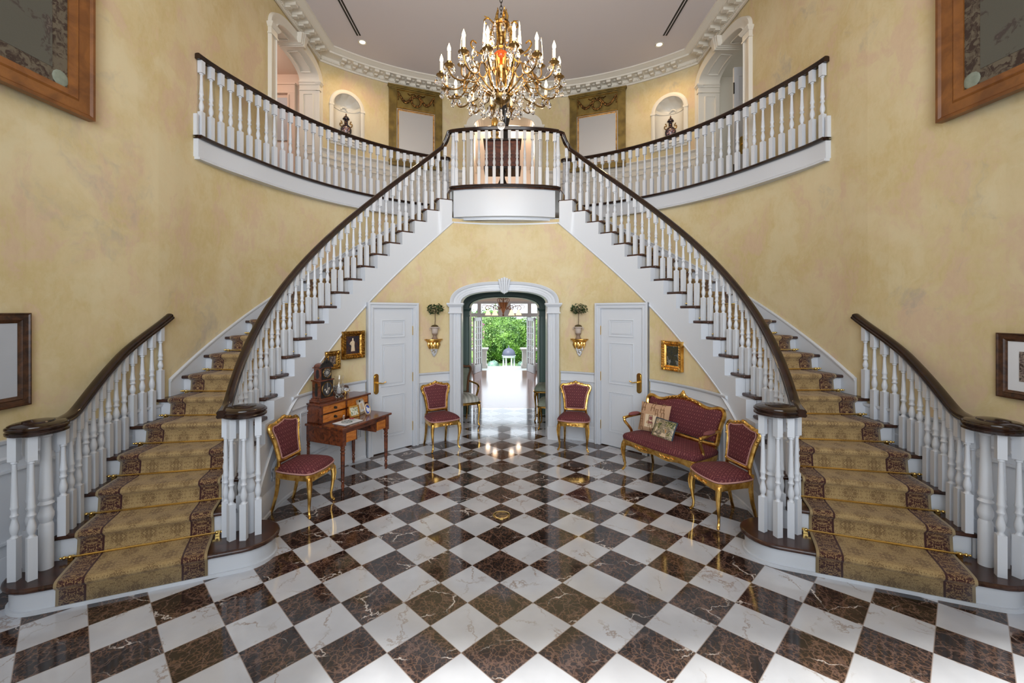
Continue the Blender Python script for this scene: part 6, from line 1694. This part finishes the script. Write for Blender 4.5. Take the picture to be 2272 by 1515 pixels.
for i in range(8):                                           # crown leaves
    a = 2 * pi * i / 8 + .2; c, s = cos(a), sin(a); m = MB()
    if i % 2: m.tube([(.07 * c, .07 * s, .59), (.075 * c, .075 * s, .65), (.06 * c, .06 * s, .70), (.065 * c, .065 * s, .73)], [.010, .016, .010, .003], 6)
    else: m.tube(bez([(.08 * c, .08 * s, .59), (.13 * c, .13 * s, .635), (.17 * c, .17 * s, .625), (.175 * c, .175 * s, .59), (.155 * c, .155 * s, .58)], 4), .008, 6); m.tube([(.13 * c, .13 * s, .64), (.18 * c, .18 * s, .655)], [.009, .003], 5)
    m.build('crown_leaf', M_OLDGILT, t)
for i in range(8):                                           # upper scrolling ribs
    a = 2 * pi * (i + .5) / 8; c, s = cos(a), sin(a); m = MB()
    m.tube(bez([(r * c, r * s, z) for r, z in ((.075, .57), (.11, .48), (.10, .36), (.16, .26), (.26, .24), (.33, .30), (.31, .35), (.27, .33))], 4), .0085, 6)
    m.tube(bez([(r * c, r * s, z) for r, z in ((.07, .10), (.14, .20), (.13, .05), (.10, -.08), (.07, -.15))], 4), .0085, 6); m.build('scroll_rib', M_OLDGILT, t)
CAND = 16
cryst = MB(); cryst.lathe([(.002, -.060), (.013, -.052), (.021, -.036), (.022, -.024), (.013, -.006), (.005, .010), (.002, .016)], 8); cryst.ball((0, 0, .024), .0085, 8, 5)
cm = cryst.build('crystal_drop', M_GLASS, t, flat=True); cm.location = (.16, 0, .50)
cm_used = False
def drop(x, y, z, k=1.0):
    global cm_used
    o = cm if not cm_used else dup(cm, t)
    cm_used = True; o.location = (x, y, z); o.scale = (k, k, k); o.rotation_euler = (0, 0, (x * 37 + y * 53) % 6.28)
arm0 = cup0 = can0 = None
for i in range(CAND):
    a = 2 * pi * (i + .5) / CAND - pi / 2; c, s = cos(a), sin(a); big = i % 2 == 0; R = .615 if big else .60; zc = 0.0 if big else -.02
    if arm0 is None:
        m = MB(); m.tube(bez([(r, 0, z) for r, z in ((.06, -.16), (.16, -.10), (.25, -.02), (.30, .05), (.36, .02), (.40, -.08), (.47, -.13), (.56, -.12), (.605, -.06), (.613, -.02))], 4), .0085, 7); m.tube(bez([(.25, 0, -.02), (.31, 0, -.10), (.40, 0, -.11)], 4), [.007] * 8 + [.004], 6); arm0 = m.build('arm', M_OLDBR, t)
        m = MB(); m.lathe([(.012, -.03), (.014, -.02), (.048, -.006), (.052, 0), (.046, .004), (.02, .004), (.022, .012), (.026, .030), (.022, .034)], 18); cup0 = m.build('candle_cup', M_OLDBR, t)
        m = MB(); m.lathe([(.0165, .032), (.0165, .125), (.012, .128)], 14); can0 = m.build('candle', M_CANDLE, t)
        f = MB(); f.lathe([(.006, .126), (.0155, .14), (.018, .155), (.014, .175), (.006, .197), (.001, .212)], 12); fl0 = f.build('flame_bulb', M_FLAME, None); fl0.parent = can0
        A, K, Q = arm0, cup0, can0
    else:
        A = dup(arm0, t); K = dup(cup0, t); Q = dup(can0, t); F = dup(fl0, Q)
    A.rotation_euler = (0, 0, a); K.location = (R * c, R * s, zc); Q.location = (R * c, R * s, zc)
    for q in range(3):
        b = 2 * pi * q / 3 + a; drop(R * c + .046 * cos(b), R * s + .046 * sin(b), zc - .035, 1.15)
for i in range(8):
    a = 2 * pi * i / 8 - pi / 2 + .42; c, s = cos(a), sin(a); R = .43; z0 = .06
    m = MB(); m.lathe([(.03, z0), (.045, z0 + .01), (.018, z0 + .02), (.02, z0 + .035)], 14, (R * c, R * s, 0)); m.tube(bez([(.30 * c, .30 * s, .0), (.36 * c, .36 * s, -.05), (R * c, R * s, -.03), (R * c, R * s, z0)], 4), .007, 6); m.build('spire_holder', M_OLDBR, t)
    m = MB(); m.lathe([(.014, z0 + .035), (.022, z0 + .055), (.012, z0 + .075), (.021, z0 + .085), (.017, z0 + .14), (.008, z0 + .26), (.001, z0 + .30)], 6, (R * c, R * s, 0)); m.build('crystal_spire', M_GLASS, t, flat=True)
n_d = 48
for i in range(10): a = 2 * pi * i / 10; drop(.30 * cos(a), .30 * sin(a), .06, 1.5); n_d += 1
for i in range(10): a = 2 * pi * (i + .5) / 10; drop(.34 * cos(a), .34 * sin(a), -.19, 1.45)
for i in range(12): a = 2 * pi * (i + .3) / 12; drop(.21 * cos(a), .21 * sin(a), -.22, 1.25)
for i in range(8): a = 2 * pi * i / 8 + .2; drop(.115 * cos(a), .115 * sin(a), .53, 1.35)
for i in range(8): a = 2 * pi * i / 8 + .5; drop(.31 * cos(a), .31 * sin(a), .24, 1.25)
for i in range(16):                                          # glass bead swags between the cups and the stem
    m = MB(); a = 2 * pi * (i + .5) / 16 - pi / 2; pth = []
    for q in range(9): u = q / 8; r = lerp(.56, .12, u); pth.append((r * cos(a), r * sin(a), lerp(-.05, -.10, u) - .14 * sin(pi * u)))
    for q in pth: m.ball(q, .009, 6, 4)
    m.tube(pth, .0015, 4); m.build('bead_swag', M_GLASS, t, flat=True)
m = MB()
for q in range(5): m.ball((0, 0, -.30 - q * .022), .012, 8, 6)
m.ball((0, 0, -.46), .042, 20, 14); m.build('glass_ball', M_GLASS, t)
light('chandelier_glow', 'POINT', (CHX, CHY, 4.60), energy=78, color=(1.0, 0.74, 0.44), radius=0.5)

# ------------------------------------------------------------------ seats in the passage behind the arch
t = thing('armchair', 'gilt armchair with a striped silk seat just inside the arch by the desk side', 'chair', (-.77, 7.62, 0), frame_rz(.38, -.92))
W, D, SH = .56, .52, .40
for s in (-1, 1):
    m = MB(); cabriole(m, s * (W / 2 - .03), -D / 2 + .02, SH, s * .5, -.8, 1.1); m.build('leg', M_GILT, t)
    m = MB(); m.tube([(s * .2, D / 2 - .02, SH), (s * .2, D / 2, .2), (s * .2, D / 2 + .04, .004)], [.022, .018, .015], 8); m.build('leg', M_GILT, t)
out = seat_outline(W, W - .1, D)
cushion(out, SH + .01, SH + .08, .06).build('seat', M_SILK, t, angle=80)
m = MB(); m.tube([(x * 1.01, y * 1.01, SH) for x, y in out], .024, 8, closed=True); m.build('seat_frame', M_GILT, t)
bo = back_outline(.56, .50, 1.0); m = MB(); m.tube([slant((x, 0, z), D / 2 - .04, .5, .18) for x, z in bo], .022, 8, closed=True); m.build('back_frame', M_BRONZE, t)
back_pad([(x * .9, .52 + (z - .5) * .9) for x, z in bo], D / 2 - .045, .5, .18, .03).build('backrest', M_SAGE, t, angle=80)
for s in (-1, 1):
    m = MB(); m.tube(bez([slant((s * .25, 0, .70), D / 2 - .04, .5, .18), (s * .29, .05, .69), (s * .30, -.08, .67), (s * .285, -.12, .60), (s * .26, -.06, .45)], 4), .017, 8); m.build('armrest', M_GILT, t)
def bench(loc, rz, label, h):
    t = thing('stool', label, 'stool', loc, rz); W, D = .46, .38
    for sx in (-1, 1):
        for sy in (-1, 1): m = MB(); cabriole(m, sx * (W / 2 - .03), sy * (D / 2 - .03), h - .08, sx * .6, sy * .6, .95); m.build('leg', M_GILT, t)
    out = seat_outline(W, W, D); cushion(out, h - .09, h - .03, .07).build('seat', M_SAGE, t, angle=80)
    m = MB(); m.tube([(x * 1.005, y * 1.005, h - .09) for x, y in out], .018, 8, closed=True); m.build('seat_frame', M_GILT, t)
bench((.78, 7.42, 0), radians(80), 'sage upholstered stool with gilt legs nearest the arch', .47)
bench((.76, 7.98, 0), radians(80), 'sage upholstered stool with gilt legs farther back in the passage', .62)

# ------------------------------------------------------------------ iron chandelier of the garden room
t = thing('iron_chandelier', 'scrolled iron chandelier with four glowing bell shades in the garden room', 'chandelier', (-.03, 11.9, 2.0))
m = MB(); m.lathe([(.01, -.17), (.03, -.14), (.012, -.10), (.03, -.06), (.10, .10), (.14, .20), (.15, .215), (.02, .22), (.015, .75)], 18); m.build('central_urn', M_BRONZE, t)
for i, (a, R) in enumerate(((22, .46), (158, .46), (-52, .36), (-128, .36))):
    c, s = cos(radians(a)), sin(radians(a)); m = MB()
    m.tube(bez([(r * c, r * s, z) for r, z in ((.1, .08), (R * .45, .02), (R * .7, .10), (R + .03, .12), (R + .08, .05), (R, .0), (R - .04, .05), (R, .09))], 4), .011, 6)
    m.tube(bez([(r * c, r * s, z) for r, z in ((R * .9, .11), (R + .12, .15), (R + .18, .10), (R + .15, .05))], 4), .008, 6); m.tube(bez([(r * c, r * s, z) for r, z in ((.10, .16), (.18, .28), (.10, .34), (.06, .28))], 4), .009, 6); m.build('scroll_arm', M_BRONZE, t)
    m = MB(); m.lathe([(.02, .01), (.035, -.01), (.055, -.07), (.085, -.135), (.088, -.14), (.05, -.07), (.02, -.01)], 18, (R * c, R * s, 0)); m.build('bell_shade', M_LAMPGL, t)
    light('shade_glow', 'POINT', (-.03 + R * c, 11.9 + R * s, 1.80), energy=1.3, color=(1.0, 0.78, 0.62), radius=0.06)

# ------------------------------------------------------------------ terrace and garden
tag(MB().box((0, 14.97, -.05), (9, 1.16, .08)).build('floor_terrace', M_PAVE, flat=True), 'sunlit pale stone terrace outside the garden doors', 'terrace', kind=SETTING)
_g = MB(); _g.add([(-60, 15.5, -1.6), (60, 15.5, -1.6), (60, 30, -6.1), (-60, 30, -6.1), (60, 140, -6.2), (-60, 140, -6.2)], [(0, 1, 2, 3), (3, 2, 4, 5)])
tag(_g.build('ground', M_LAWN, flat=True), 'green lawn sloping away below the terrace', 'lawn', kind=SETTING)
for s, who in ((-1, 'desk'), (1, 'settee')):
    t = thing('stone_pier', 'squat pale stone pier at the terrace edge on the %s side' % who, 'pier', (s * .86, 15.25, -.01))
    MB().box((0, 0, .33), (.46, .46, .54)).build('shaft', M_STONE, t, flat=True, bevel=.01)
    m = MB(); m.box((0, 0, .05), (.54, .54, .10)); m.build('base', M_STONE, t, flat=True, bevel=.01)
    m = MB(); m.box((0, 0, .62), (.54, .54, .05)); m.box((0, 0, .655), (.60, .60, .035)); m.build('cap', M_STONE, t, flat=True, bevel=.01)
t = thing('garden_temple', 'white columned garden temple with a blue grey dome', 'garden temple', (.62, 60, -6.15))
m = MB(); m.lathe([(1.05, 0), (1.05, .25), (.95, .25), (.95, .4)], 28); m.build('plinth', M_STONE, t)
for i in range(6):
    a = 2 * pi * (i + .5) / 6 + .52; m = MB(); m.lathe([(.14, .4), (.12, .5), (.105, 1.55), (.15, 1.65)], 10, (.74 * cos(a), .74 * sin(a), 0)); m.build('column', M_WHITE, t)
m = MB(); m.lathe([(.62, 1.62), (.90, 1.62), (.90, 1.80), (.98, 1.84), (.98, 1.9), (.5, 1.9)], 28); m.build('entablature', M_WHITE, t)
m = MB(); m.lathe([(.90, 1.88), (.92, 2.05), (.85, 2.35), (.66, 2.65), (.36, 2.84), (.12, 2.92), (.08, 3.0), (.10, 3.08), (.02, 3.3)], 28); m.build('dome', M_SLATE, t)
def foliage(m, c, r, n, ls, seed):
    rd = random.Random(seed)
    for i in range(n):
        d = Vector((rd.gauss(0, 1), rd.gauss(0, 1), rd.gauss(0, 1))); d.normalize(); k = rd.uniform(.80, 1.04) * (1 + .12 * sin(d.x * 7 + seed) * cos(d.z * 6))
        p = Vector((c[0] + d.x * r[0] * k, c[1] + d.y * r[1] * k, c[2] + d.z * r[2] * k)); q = (d + Vector((rd.uniform(-.9, .9), rd.uniform(-.9, .9), rd.uniform(-.9, .9)))).normalized()
        u = q.orthogonal().normalized(); w = q.cross(u); L = ls * rd.uniform(.6, 1.3)
        m.add([p - u * L * .5, p + w * L * .4, p + u * L * .5, p - w * L * .4], [(0, 1, 2, 3)])
def tree(x, y, zb, r, zc, label, leaf, seed, n=5200, ls=.27, trunk=True):
    t = thing('broadleaf_tree', label, 'tree', (x, y, zb), group='trees beyond the lawn')
    m = MB()
    rd = random.Random(seed)
    m.ball((0, 0, zc), (r[0] * .82, r[1] * .82, r[2] * .82), 14, 10)
    foliage(m, (0, 0, zc), r, n, ls, seed)
    for k in range(7):
        a = rd.uniform(0, 6.28); e = rd.uniform(-.5, .8); q = (r[0] * .62 * cos(a), r[1] * .62 * sin(a), zc + r[2] * .7 * e); foliage(m, q, (r[0] * .5, r[1] * .5, r[2] * .42), n // 6, ls, seed + k)
    m.build('foliage', leaf, t, angle=180)
    m = MB(); m.tube([(0, 0, 0), (.1, 0, zc * .6)], [r[0] * .09, r[0] * .06], 8); m.build('trunk', M_BARK, t)
tree(-5.6, 67, -6.3, (4.6, 3.2, 4.4), 3.6, 'pale loose tree at the edge of the wall of trees behind the temple', M_LEAF2, 1)
tree(.6, 68, -6.3, (5.2, 3.2, 4.0), 3.5, 'broad dense tree rising directly behind the garden temple', M_LEAF, 2, 8500, .25)
tree(6.6, 67, -6.3, (4.4, 3.2, 4.3), 3.7, 'dense bright tree beyond the garden temple on the settee side', M_LEAF, 3)
tree(-14, 66, -6.3, (5, 4, 4.6), 4.2, 'tree seen through the sidelight on the desk side', M_LEAF2, 4, 2600)
tree(15, 66, -6.3, (5, 4, 4.6), 4.2, 'tree seen through the sidelight on the settee side', M_LEAF, 5, 2600)
tree(-2.2, 74, -6.3, (4.5, 3, 5.0), 4.2, 'tall tree farthest back behind the temple', M_LEAF, 6, 3500)
for i, (x, r, lb) in enumerate(((-1.55, .95, 'round blue green shrub on the desk side of the garden temple'), (2.75, 1.0, 'round blue green shrub on the settee side of the garden temple'))):
    t = thing('round_shrub', lb, 'shrub', (x, 59.2, -6.15)); m = MB(); m.ball((0, 0, .55), (r * .85, r * .8, .62), 12, 8); foliage(m, (0, 0, .55), (r, r, .72), 420, .16, 20 + i); m.build('foliage', M_LEAF3, t, angle=180)
t = thing('flowering_shrub', 'shrub with magenta blossoms beside the open door on the desk side', 'shrub', (-1.95, 24, -4.2)); m = MB(); m.ball((0, 0, 2.4), (.7, .6, 2.3), 12, 8); foliage(m, (0, 0, 2.5), (.9, .8, 2.6), 1300, .10, 31); m.build('foliage', M_LEAF2, t, angle=180); m = MB(); foliage(m, (0.3, -.3, 5.0), (.62, .6, .75), 150, .085, 32); m.build('blossom', M_PETAL, t, angle=180)
